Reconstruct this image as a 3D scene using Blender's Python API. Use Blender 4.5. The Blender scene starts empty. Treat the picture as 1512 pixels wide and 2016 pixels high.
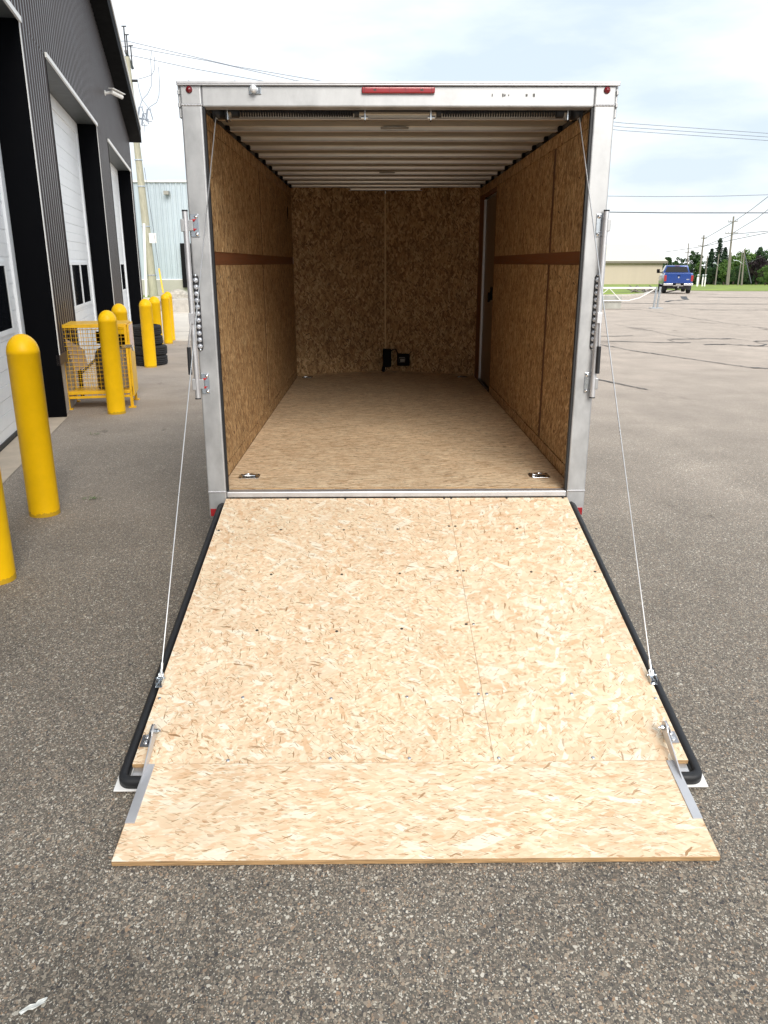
import bpy, bmesh, math, random
from mathutils import Vector, Matrix
random.seed(7)
R = math.radians
# ------------------------------------------------------------------ camera, world, sun
sc = bpy.context.scene
col = sc.collection
CP = Vector((-0.1184, -4.2727, 1.72)); PIT, YAW, ROLL, F = 0.304694, 0.010649, -0.00093, 1556.93
fwd = Vector((math.sin(YAW)*math.cos(PIT), math.cos(YAW)*math.cos(PIT), -math.sin(PIT)))
_r = Vector((math.cos(YAW), -math.sin(YAW), 0)); _u = _r.cross(fwd)
cr = _r*math.cos(ROLL) + _u*math.sin(ROLL); cu = -_r*math.sin(ROLL) + _u*math.cos(ROLL)
cd = bpy.data.cameras.new("camera"); cam = bpy.data.objects.new("camera", cd); col.objects.link(cam)
cam.matrix_world = Matrix(((cr.x, cu.x, -fwd.x, CP.x), (cr.y, cu.y, -fwd.y, CP.y), (cr.z, cu.z, -fwd.z, CP.z), (0, 0, 0, 1)))
cd.sensor_fit = 'HORIZONTAL'; cd.sensor_width = 36; cd.lens = F/1512*36; cd.clip_end = 2000; cd.clip_start = .05
sc.camera = cam
sc.view_settings.view_transform = 'Standard'; sc.view_settings.look = 'None'; sc.view_settings.exposure = 0.64
SUN_EL, SUN_AZ = 34, 166          # degrees; azimuth clockwise from +y
w = bpy.data.worlds.new("World"); sc.world = w; w.use_nodes = True
nt = w.node_tree; nt.nodes.clear()
def N(nt, t, **k):
    n = nt.nodes.new(t)
    for a, b in k.items(): setattr(n, a, b)
    return n
out = N(nt, 'ShaderNodeOutputWorld'); sky = N(nt, 'ShaderNodeTexSky', sky_type='NISHITA', sun_disc=False)
sky.sun_elevation = R(SUN_EL); sky.sun_rotation = R(SUN_AZ); sky.air_density = 1.2; sky.dust_density = 2
bg1 = N(nt, 'ShaderNodeBackground'); bg1.inputs[1].default_value = .075; nt.links.new(sky.outputs[0], bg1.inputs[0])
bg2 = N(nt, 'ShaderNodeBackground'); bg2.inputs[0].default_value = (1, 1, 1, 1); bg2.inputs[1].default_value = 1.02
tc = N(nt, 'ShaderNodeTexCoord'); mp = N(nt, 'ShaderNodeMapping'); mp.inputs['Scale'].default_value = (1.6, 1.6, 5.5)
mp.inputs['Location'].default_value = (1, 7, 2.2)
nz = N(nt, 'ShaderNodeTexNoise'); nz.inputs['Scale'].default_value = 1.15; nz.inputs['Detail'].default_value = 7; nz.inputs['Roughness'].default_value = .52
rp = N(nt, 'ShaderNodeValToRGB'); rp.color_ramp.elements[0].position = .37; rp.color_ramp.elements[0].color = (.53, .61, .69, 1)
rp.color_ramp.elements[1].position = .635; rp.color_ramp.elements[1].color = (1, 1, 1, 1)
mx = N(nt, 'ShaderNodeMixShader')
L = nt.links.new
L(tc.outputs['Generated'], mp.inputs[0]); L(mp.outputs[0], nz.inputs[0]); L(nz.outputs[0], rp.inputs[0]); L(rp.outputs[0], bg2.inputs[0]); mx.inputs[0].default_value = .86
L(bg1.outputs[0], mx.inputs[1]); L(bg2.outputs[0], mx.inputs[2]); L(mx.outputs[0], out.inputs[0])
sd = bpy.data.lights.new("sun", 'SUN'); sd.energy = 2.3; sd.angle = R(34); sd.color = (1, .95, .87)
so = bpy.data.objects.new("sun", sd); col.objects.link(so)
dv = Vector((math.sin(R(SUN_AZ))*math.cos(R(SUN_EL)), math.cos(R(SUN_AZ))*math.cos(R(SUN_EL)), math.sin(R(SUN_EL))))
so.rotation_euler = (-dv).to_track_quat('-Z', 'Y').to_euler()

# ------------------------------------------------------------------ measuring helpers
def gz(y):
    return -.009*min(max(y-12, 0), 43) - .02*min(max(0, y-55), 230)
def ray(px, py):
    return (fwd + cr*((px-756)/F) + cu*((1008-py)/F)).normalized()
def at(px, py, Y):
    d = ray(px, py); return CP + d*((Y-CP.y)/d.y)
def G(px, py):
    z = 0; d = ray(px, py)
    for i in range(60):
        P = CP + d*((z-CP.z)/d.z); z = gz(P.y)
    return P
def atz(px, py, z):
    d = ray(px, py); return CP + d*((z-CP.z)/d.z)

# ------------------------------------------------------------------ object helpers
def tag(o, label=None, cat=None, group=None, kind=None):
    if label: o['label'] = label
    if cat: o['category'] = cat
    if group: o['group'] = group
    if kind: o['kind'] = kind
    return o
def empty(name, loc=(0, 0, 0), rz=0):
    o = bpy.data.objects.new(name, None); col.objects.link(o); o.location = loc; o.rotation_euler = (0, 0, rz)
    o.empty_display_size = .2
    return o
def copy_tree(o, parent=None):
    c = o.copy(); col.objects.link(c); c.parent = parent
    for ch in list(o.children): copy_tree(ch, c)
    return c
class MB:
    def __init__(s): s.v = []; s.f = []; s.sm = []
    def add(s, vs, fs, sm=False):
        b = len(s.v); s.v += [tuple(v) for v in vs]; s.f += [tuple(i+b for i in f) for f in fs]; s.sm += [sm]*len(fs); return s
    def box(s, x0, x1, y0, y1, z0, z1, M=None):
        vs = [Vector((x, y, z)) for x in (x0, x1) for y in (y0, y1) for z in (z0, z1)]
        if M is not None: vs = [M @ v for v in vs]
        return s.add(vs, [(0, 1, 3, 2), (4, 6, 7, 5), (0, 4, 5, 1), (2, 3, 7, 6), (0, 2, 6, 4), (1, 5, 7, 3)])
    def cyl(s, p0, p1, r, r2=None, n=12, cap=True):
        p0 = Vector(p0); p1 = Vector(p1); r2 = r if r2 is None else r2
        d = (p1-p0).normalized(); a = d.orthogonal().normalized(); b = d.cross(a)
        vs = []
        for p, q in ((p0, r), (p1, r2)):
            for i in range(n):
                t = 2*math.pi*i/n; vs.append(p + a*math.cos(t)*q + b*math.sin(t)*q)
        s.add(vs, [(i, (i+1) % n, n+(i+1) % n, n+i) for i in range(n)], True)
        if cap: s.add(vs[:n], [tuple(range(n-1, -1, -1))]); s.add(vs[n:], [tuple(range(n))])
        return s
    def tube(s, pts, r, n=6):
        pts = [Vector(p) for p in pts]; vs = []; up = None
        for i, p in enumerate(pts):
            d = (pts[min(i+1, len(pts)-1)] - pts[max(i-1, 0)]).normalized()
            a = d.orthogonal().normalized() if up is None else (up - d*up.dot(d)).normalized()
            up = a; b = d.cross(a)
            for k in range(n):
                t = 2*math.pi*k/n; vs.append(p + (a*math.cos(t) + b*math.sin(t))*r)
        fs = [(i*n+k, i*n+(k+1) % n, (i+1)*n+(k+1) % n, (i+1)*n+k) for i in range(len(pts)-1) for k in range(n)]
        s.add(vs, fs, True); s.add(vs[:n], [tuple(range(n-1, -1, -1))]); s.add(vs[-n:], [tuple(range(n))])
        return s
    def lathe(s, prof, c, n=24, ax=(0, 0, 1)):
        ax = Vector(ax); a = ax.orthogonal().normalized(); b = ax.cross(a); c = Vector(c)
        vs = []
        for r, z in prof:
            for k in range(n):
                t = 2*math.pi*k/n; vs.append(c + ax*z + (a*math.cos(t)+b*math.sin(t))*r)
        m = len(prof)
        return s.add(vs, [(i*n+k, i*n+(k+1) % n, (i+1)*n+(k+1) % n, (i+1)*n+k) for i in range(m-1) for k in range(n)], True)
    def prism(s, poly, fn, t0, t1):     # poly of (a,b); fn(a,b,t)->point
        n = len(poly); vs = [fn(a, b, t0) for a, b in poly] + [fn(a, b, t1) for a, b in poly]
        return s.add(vs, [tuple(range(n-1, -1, -1)), tuple(range(n, 2*n))] + [(i, (i+1) % n, n+(i+1) % n, n+i) for i in range(n)])
    def build(s, name, mat, parent=None, bevel=0, seg=2, smooth=None):
        me = bpy.data.meshes.new(name); me.from_pydata(s.v, [], s.f); me.update()
        sm = s.sm if smooth is None else [smooth]*len(s.f)
        me.polygons.foreach_set('use_smooth', sm)
        bm = bmesh.new(); bm.from_mesh(me); bmesh.ops.recalc_face_normals(bm, faces=bm.faces); bm.to_mesh(me); bm.free()
        me.materials.append(mat)
        o = bpy.data.objects.new(name, me); col.objects.link(o)
        if parent is not None: o.parent = parent
        if bevel:
            m = o.modifiers.new('b', 'BEVEL'); m.width = bevel; m.segments = seg; m.limit_method = 'ANGLE'; m.angle_limit = R(40)
            m.harden_normals = False
        return o
def text_obj(name, body, size, mat, parent, loc, rot, ext=.004, align='CENTER'):
    cu_ = bpy.data.curves.new(name, 'FONT'); cu_.body = body; cu_.size = size; cu_.extrude = ext; cu_.align_x = align; cu_.align_y = 'CENTER'
    t = bpy.data.objects.new(name, cu_); col.objects.link(t)
    bpy.context.view_layer.update()
    me = bpy.data.meshes.new_from_object(t.evaluated_get(bpy.context.evaluated_depsgraph_get())); me.materials.clear(); me.materials.append(mat)
    bpy.data.objects.remove(t)
    o = bpy.data.objects.new(name, me); col.objects.link(o); o.parent = parent; o.location = loc; o.rotation_euler = rot
    return o

# ------------------------------------------------------------------ materials
def newmat(name):
    m = bpy.data.materials.new(name); m.use_nodes = True; t = m.node_tree
    return m, t, t.nodes['Principled BSDF'], t.links.new
def S(c): return tuple(c) + (1,)
def simple(name, c, rough=.6, metal=0, noise=.12, nscale=6, spec=.5, bump=0, bscale=200, coat=0, aniso=None):
    m, t, b, L = newmat(name)
    b.inputs['Roughness'].default_value = rough; b.inputs['Metallic'].default_value = metal
    b.inputs['Specular IOR Level'].default_value = spec; b.inputs['Coat Weight'].default_value = coat
    tc = N(t, 'ShaderNodeTexCoord'); src = tc.outputs['Object']
    if aniso:
        mp = N(t, 'ShaderNodeMapping'); mp.inputs['Scale'].default_value = aniso; L(src, mp.inputs[0]); src = mp.outputs[0]
    n = N(t, 'ShaderNodeTexNoise'); n.inputs['Scale'].default_value = nscale; n.inputs['Detail'].default_value = 6; n.inputs['Roughness'].default_value = .65
    L(src, n.inputs[0])
    r = N(t, 'ShaderNodeMapRange'); r.inputs[1].default_value = .3; r.inputs[2].default_value = .7
    r.inputs[3].default_value = 1-noise; r.inputs[4].default_value = 1+noise; L(n.outputs[0], r.inputs[0])
    x = N(t, 'ShaderNodeMix', data_type='RGBA', blend_type='MULTIPLY'); x.inputs[0].default_value = 1
    x.inputs[6].default_value = S(c); L(r.outputs[0], x.inputs[7]); L(x.outputs[2], b.inputs['Base Color'])
    r2 = N(t, 'ShaderNodeMapRange'); r2.inputs[1].default_value = .3; r2.inputs[2].default_value = .7
    r2.inputs[3].default_value = max(.03, rough-noise*.5); r2.inputs[4].default_value = min(1, rough+noise*.5); L(n.outputs[0], r2.inputs[0]); L(r2.outputs[0], b.inputs['Roughness'])
    if bump:
        n2 = N(t, 'ShaderNodeTexNoise'); n2.inputs['Scale'].default_value = bscale; n2.inputs['Detail'].default_value = 4; L(src, n2.inputs[0])
        bp = N(t, 'ShaderNodeBump'); bp.inputs['Strength'].default_value = bump; bp.inputs['Distance'].default_value = .01
        L(n2.outputs[0], bp.inputs['Height']); L(bp.outputs[0], b.inputs['Normal'])
    return m
def M2(t, L, op, a, b=None, c=None):
    n = N(t, 'ShaderNodeMath', operation=op)
    for i, x in enumerate((a, b, c)):
        if x is None: continue
        if isinstance(x, (int, float)): n.inputs[i].default_value = x
        else: L(x, n.inputs[i])
    return n.outputs[0]
def osb(name, pal, axes='xy', length=.06, width=.018, ang=0, spread=60, dark=(.13, .06, .025), darkamt=.5, var=.18, rough=.6, layers=5, seed=0, thr=.5, grain=.8, sparse=()):
    """oriented strand board: several overlapping layers of flat random chips"""
    m, t, b, L = newmat(name)
    tc = N(t, 'ShaderNodeTexCoord'); sp = N(t, 'ShaderNodeSeparateXYZ'); L(tc.outputs['Object'], sp.inputs[0])
    cb = N(t, 'ShaderNodeCombineXYZ'); idx = {'x': 0, 'y': 1, 'z': 2}
    L(sp.outputs[idx[axes[0]]], cb.inputs[0]); L(sp.outputs[idx[axes[1]]], cb.inputs[1])
    wn = N(t, 'ShaderNodeTexNoise'); wn.inputs['Scale'].default_value = 18; wn.inputs['Detail'].default_value = 3; L(cb.outputs[0], wn.inputs[0])
    ws = N(t, 'ShaderNodeVectorMath', operation='SCALE'); ws.inputs['Scale'].default_value = .022; L(wn.outputs['Color'], ws.inputs[0])
    wa = N(t, 'ShaderNodeVectorMath', operation='ADD'); L(cb.outputs[0], wa.inputs[0]); L(ws.outputs[0], wa.inputs[1])
    colr = None; edges = None
    for k in range(layers):
        a = ang + (((k*0.618+.11*seed) % 1)*2-1)*spread
        mp = N(t, 'ShaderNodeMapping'); mp.vector_type = 'TEXTURE'
        mp.inputs['Location'].default_value = (k*3.17+seed, k*1.71+seed*2, 0); mp.inputs['Rotation'].default_value = (0, 0, R(a))
        f = 1.0 - .12*k
        mp.inputs['Scale'].default_value = (length*f, width*f, 1)
        L(wa.outputs[0], mp.inputs[0])
        v = N(t, 'ShaderNodeTexVoronoi', voronoi_dimensions='2D'); v.inputs['Scale'].default_value = 1; L(mp.outputs[0], v.inputs['Vector'])
        s2 = N(t, 'ShaderNodeSeparateColor'); L(v.outputs['Color'], s2.inputs[0])
        g = N(t, 'ShaderNodeTexNoise'); g.inputs['Scale'].default_value = 1; g.inputs['Detail'].default_value = 4
        mp2 = N(t, 'ShaderNodeMapping'); mp2.vector_type = 'TEXTURE'; mp2.inputs['Rotation'].default_value = (0, 0, R(a)); mp2.inputs['Scale'].default_value = (.02, .0018, 1)
        L(cb.outputs[0], mp2.inputs[0]); L(mp2.outputs[0], g.inputs[0])
        val = M2(t, L, 'ADD', s2.outputs[0], M2(t, L, 'MULTIPLY', M2(t, L, 'SUBTRACT', g.outputs[0], .5), grain))
        val = M2(t, L, 'ADD', M2(t, L, 'MULTIPLY', M2(t, L, 'POWER', M2(t, L, 'ABSOLUTE', val), 1.0), 1.0), 0)
        rp = N(t, 'ShaderNodeValToRGB'); e = rp.color_ramp.elements
        e[0].position = 0; e[0].color = S(pal[0]); e[1].position = 1; e[1].color = S(pal[-1])
        for i, c in enumerate(pal[1:-1]): q = e.new((i+1)/(len(pal)-1)); q.color = S(c)
        L(val, rp.inputs[0])
        if colr is None: colr = rp.outputs[0]
        else:
            fac = M2(t, L, 'GREATER_THAN', s2.outputs[1], thr+.25)
            mx = N(t, 'ShaderNodeMix', data_type='RGBA'); L(fac, mx.inputs[0]); L(colr, mx.inputs[6]); L(rp.outputs[0], mx.inputs[7]); colr = mx.outputs[2]
    for k, (ln, wd, th, cc, am) in enumerate(sparse):
        mp = N(t, 'ShaderNodeMapping'); mp.vector_type = 'TEXTURE'; mp.inputs['Location'].default_value = (k*7.7+seed*3, k*2.9+seed, 0)
        mp.inputs['Rotation'].default_value = (0, 0, R(ang + ((k*.37+.2) % 1*2-1)*spread)); mp.inputs['Scale'].default_value = (ln, wd, 1)
        L(wa.outputs[0], mp.inputs[0])
        v = N(t, 'ShaderNodeTexVoronoi', voronoi_dimensions='2D'); v.inputs['Scale'].default_value = 1; L(mp.outputs[0], v.inputs['Vector'])
        s2 = N(t, 'ShaderNodeSeparateColor'); L(v.outputs['Color'], s2.inputs[0])
        fac = M2(t, L, 'MULTIPLY', M2(t, L, 'GREATER_THAN', s2.outputs[0], th), M2(t, L, 'ADD', M2(t, L, 'MULTIPLY', s2.outputs[1], am), .05))
        mx = N(t, 'ShaderNodeMix', data_type='RGBA'); L(fac, mx.inputs[0]); L(colr, mx.inputs[6]); mx.inputs[7].default_value = S(cc); colr = mx.outputs[2]
    # dark slivers of bark and gaps
    for k, (ln, wd, th) in enumerate(((.026, .0028, .93), (.015, .0026, .93), (.034, .0045, .97), (.05, .008, .988))):
        mp = N(t, 'ShaderNodeMapping'); mp.vector_type = 'TEXTURE'; mp.inputs['Location'].default_value = (k*5.3+seed, k+seed, 0)
        mp.inputs['Rotation'].default_value = (0, 0, R(ang + (k-1)*spread*.8)); mp.inputs['Scale'].default_value = (ln, wd, 1)
        L(wa.outputs[0], mp.inputs[0])
        v = N(t, 'ShaderNodeTexVoronoi', voronoi_dimensions='2D'); v.inputs['Scale'].default_value = 1; L(mp.outputs[0], v.inputs['Vector'])
        s2 = N(t, 'ShaderNodeSeparateColor'); L(v.outputs['Color'], s2.inputs[0])
        fac = M2(t, L, 'MULTIPLY', M2(t, L, 'GREATER_THAN', s2.outputs[0], th-.0*darkamt), M2(t, L, 'LESS_THAN', v.outputs['Distance'], .5))
        fac = M2(t, L, 'MULTIPLY', fac, M2(t, L, 'MULTIPLY', s2.outputs[1], darkamt*1.6)); fac = M2(t, L, 'MINIMUM', fac, 1)
        mx = N(t, 'ShaderNodeMix', data_type='RGBA'); L(fac, mx.inputs[0]); L(colr, mx.inputs[6]); mx.inputs[7].default_value = S(dark); colr = mx.outputs[2]
    big = N(t, 'ShaderNodeTexNoise'); big.inputs['Scale'].default_value = 4; big.inputs['Detail'].default_value = 5; L(cb.outputs[0], big.inputs[0])
    mr = N(t, 'ShaderNodeMapRange'); mr.inputs[1].default_value = .3; mr.inputs[2].default_value = .7; mr.inputs[3].default_value = 1-var; mr.inputs[4].default_value = 1+var
    L(big.outputs[0], mr.inputs[0])
    mm = N(t, 'ShaderNodeMix', data_type='RGBA', blend_type='MULTIPLY'); mm.inputs[0].default_value = 1; L(colr, mm.inputs[6]); L(mr.outputs[0], mm.inputs[7])
    L(mm.outputs[2], b.inputs['Base Color'])
    b.inputs['Roughness'].default_value = rough; b.inputs['Specular IOR Level'].default_value = .3
    bp = N(t, 'ShaderNodeBump'); bp.inputs['Strength'].default_value = .25; bp.inputs['Distance'].default_value = .002
    L(colr, bp.inputs['Height']); L(bp.outputs[0], b.inputs['Normal'])
    return m
RP = [(.70, .48, .30), (.76, .56, .375), (.775, .59, .405), (.79, .62, .43), (.80, .655, .47), (.84, .74, .58)]
SPR = ((.05, .018, .88, (.86, .81, .68), .8), (.035, .016, .93, (.68, .42, .24), .65), (.07, .024, .972, (.66, .42, .24), .7), (.018, .008, .965, (.46, .26, .13), .8), (.10, .035, .965, (.87, .80, .66), .8))
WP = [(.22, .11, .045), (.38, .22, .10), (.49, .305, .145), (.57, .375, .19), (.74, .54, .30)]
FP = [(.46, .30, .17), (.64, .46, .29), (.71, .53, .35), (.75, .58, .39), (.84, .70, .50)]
osb_ramp = osb('osb_ramp', RP, 'xy', .032, .018, 20, 90, sparse=SPR, dark=(.33, .19, .09), darkamt=.7, var=.06, seed=1, thr=.25, grain=.35)
osb_ramp2 = osb('osb_ramp_wide', RP, 'xy', .080, .026, -60, 90, sparse=SPR, dark=(.33, .19, .09), darkamt=.6, var=.06, seed=4, thr=.35, grain=.35)
osb_flap = osb('osb_flap', RP, 'xy', .060, .015, 0, 28, sparse=SPR, dark=(.36, .21, .10), darkamt=.6, var=.07, seed=2, thr=.25, grain=.45)
osb_floor = osb('osb_floor', FP, 'xy', .095, .015, 0, 10, darkamt=.9, var=.08, seed=3, thr=.1)
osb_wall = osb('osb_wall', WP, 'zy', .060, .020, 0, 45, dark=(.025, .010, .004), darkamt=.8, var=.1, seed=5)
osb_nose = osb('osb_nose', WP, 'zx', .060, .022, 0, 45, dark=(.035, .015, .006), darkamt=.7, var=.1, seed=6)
osb_edge = simple('osb_edge', (.40, .25, .12), .8, noise=.5, nscale=40, aniso=(.25, 1, 4))
ply = simple('ply_brown', (.20, .075, .030), .55, noise=.18, nscale=8, aniso=(6, .6, 12))
alu = simple('alu', (.47, .475, .485), .50, .75, noise=.2, nscale=7, aniso=(1, 1, .6), bump=.04, bscale=30)
alu_bright = simple('alu_bright', (.62, .62, .64), .45, .75, noise=.08, nscale=9)
alu_ceil = simple('alu_ceil', (.74, .70, .63), .36, .85, noise=.15, nscale=3, aniso=(.8, 5, 1))
white_skin = simple('white_skin', (.80, .80, .80), .35, 0, noise=.03)
zinc = simple('zinc', (.62, .66, .70), .22, 1, noise=.12, nscale=40)
dark_steel = simple('dark_steel', (.03, .03, .032), .4, .6, noise=.2)
rubber = simple('rubber', (.012, .013, .016), .55, 0, noise=.2, nscale=20, bump=.1, bscale=120)
red_lens = simple('red_lens', (.30, .010, .016), .15, 0, noise=.12, coat=.6)
dred_lens = simple('dark_red_lens', (.16, .006, .012), .15, 0, noise=.1, coat=.6)
red_plastic = simple('red_plastic', (.55, .01, .01), .4)
clear_lens = simple('clear_lens', (.55, .57, .62), .08, .55, noise=.3, nscale=160)
black_plastic = simple('black_plastic', (.004, .004, .005), .7, spec=.15)
label_mat = simple('label_grey', (.30, .29, .26), .6)
cable_mat = simple('cable_steel', (.72, .73, .74), .3, .7, noise=.1)
yellow = simple('yellow_plastic', (.92, .54, .001), .45, spec=.3, metal=0, noise=.07, nscale=5, bump=.03, bscale=60)
def wear(m):
    t = m.node_tree; b = t.nodes['Principled BSDF']; L = t.links.new; src = b.inputs['Base Color'].links[0].from_socket
    tc = N(t, 'ShaderNodeTexCoord'); sp = N(t, 'ShaderNodeSeparateXYZ'); L(tc.outputs['Object'], sp.inputs[0])
    n = N(t, 'ShaderNodeTexNoise'); n.inputs['Scale'].default_value = 22; n.inputs['Detail'].default_value = 7; n.inputs['Roughness'].default_value = .7; L(tc.outputs['Object'], n.inputs[0])
    f1 = M2(t, L, 'LESS_THAN', M2(t, L, 'SUBTRACT', sp.outputs[2], M2(t, L, 'MULTIPLY', n.outputs[0], .11)), -.028)
    mp = N(t, 'ShaderNodeMapping'); mp.inputs['Scale'].default_value = (14, 14, 3); L(tc.outputs['Object'], mp.inputs[0])
    n2 = N(t, 'ShaderNodeTexNoise'); n2.inputs['Scale'].default_value = 1; n2.inputs['Detail'].default_value = 9; n2.inputs['Roughness'].default_value = .72; L(mp.outputs[0], n2.inputs[0])
    f2 = M2(t, L, 'MULTIPLY', M2(t, L, 'GREATER_THAN', n2.outputs[0], .70), .45)
    f = M2(t, L, 'MAXIMUM', M2(t, L, 'MULTIPLY', f1, .45), f2)
    mx = N(t, 'ShaderNodeMix', data_type='RGBA'); L(f, mx.inputs[0]); L(src, mx.inputs[6]); mx.inputs[7].default_value = (.16, .11, .04, 1); L(mx.outputs[2], b.inputs['Base Color'])
wear(yellow)
yellow_paint = simple('yellow_paint', (.84, .48, .010), .4, 0, noise=.12, nscale=10)
white_door = simple('white_door', (.86, .88, .90), .4, 0, noise=.03)
black_trim = simple('black_trim', (.0018, .002, .003), .7, 0, noise=.15, spec=.06)
metal_brown = simple('brown_cladding', (.052, .041, .040), .34, .2, noise=.10, nscale=2, spec=.5)
white_trim = simple('white_trim', (.8, .79, .77), .4, noise=.03)
glass_dark = simple('glass_dark', (.006, .007, .009), .05, 0, noise=0, spec=.6)
concrete = simple('concrete', (.47, .44, .40), .85, 0, noise=.2, nscale=5, bump=.2, bscale=40)
concrete_pad = simple('concrete_pad', (.66, .60, .52), .8, 0, noise=.1, nscale=1.5, bump=.1, bscale=60)
apron_mat = simple('apron_concrete', (.50, .42, .33), .85, 0, noise=.16, nscale=3, bump=.1, bscale=60)
pale_metal = simple('pale_metal', (.45, .52, .57), .45, 0, noise=.04, nscale=1)
wood_pole = simple('wood_pole', (.36, .35, .27), .85, 0, noise=.25, nscale=6, aniso=(3, 3, .4), bump=.3, bscale=40)
wood_pole_far = simple('wood_pole_far', (.20, .18, .155), .85, 0, noise=.2, nscale=4, aniso=(3, 3, .4))
wire_mat = simple('wire', (.08, .09, .11), .5, 0)
wire_light = simple('wire_light', (.20, .23, .28), .5, 0)
tyre_mat = simple('tyre', (.010, .010, .011), .75, 0, noise=.25, nscale=12, bump=.2, bscale=80)
tar = simple('tar', (.040, .038, .037), .55, 0, noise=.25, nscale=14)
paper = simple('paper', (.62, .64, .62), .8, noise=.25, nscale=60)
beige = simple('beige_wall', (.47, .405, .33), .7, noise=.05, nscale=.4, aniso=(1, 1, .1))
cream = simple('cream_roof', (.66, .63, .50), .6, noise=.02)
grass_far = simple('grass', (.20, .27, .035), .9, 0, noise=.5, nscale=.35, bump=.4, bscale=4)
blue_paint = simple('blue_paint', (.002, .040, .22), .3, .2, noise=.05, coat=.6)
chrome = simple('chrome', (.75, .75, .76), .18, 1, noise=.1)
bark = simple('bark', (.08, .06, .045), .9)
rock_mat = simple('rock', (.40, .37, .32), .9, 0, noise=.35, nscale=6, bump=.5, bscale=12)
sticker = simple('sticker_pale', (.78, .58, .50), .6, noise=.12, nscale=12)
cyl_grey = simple('cylinder_dark', (.10, .085, .07), .5, .2, noise=.25)
cyl_white = simple('cylinder_pale', (.62, .60, .55), .45, 0, noise=.1)
screw_dark = simple('screw_dark', (.05, .045, .04), .4, .6)
cardboard = simple('cardboard', (.36, .27, .19), .8)

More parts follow.
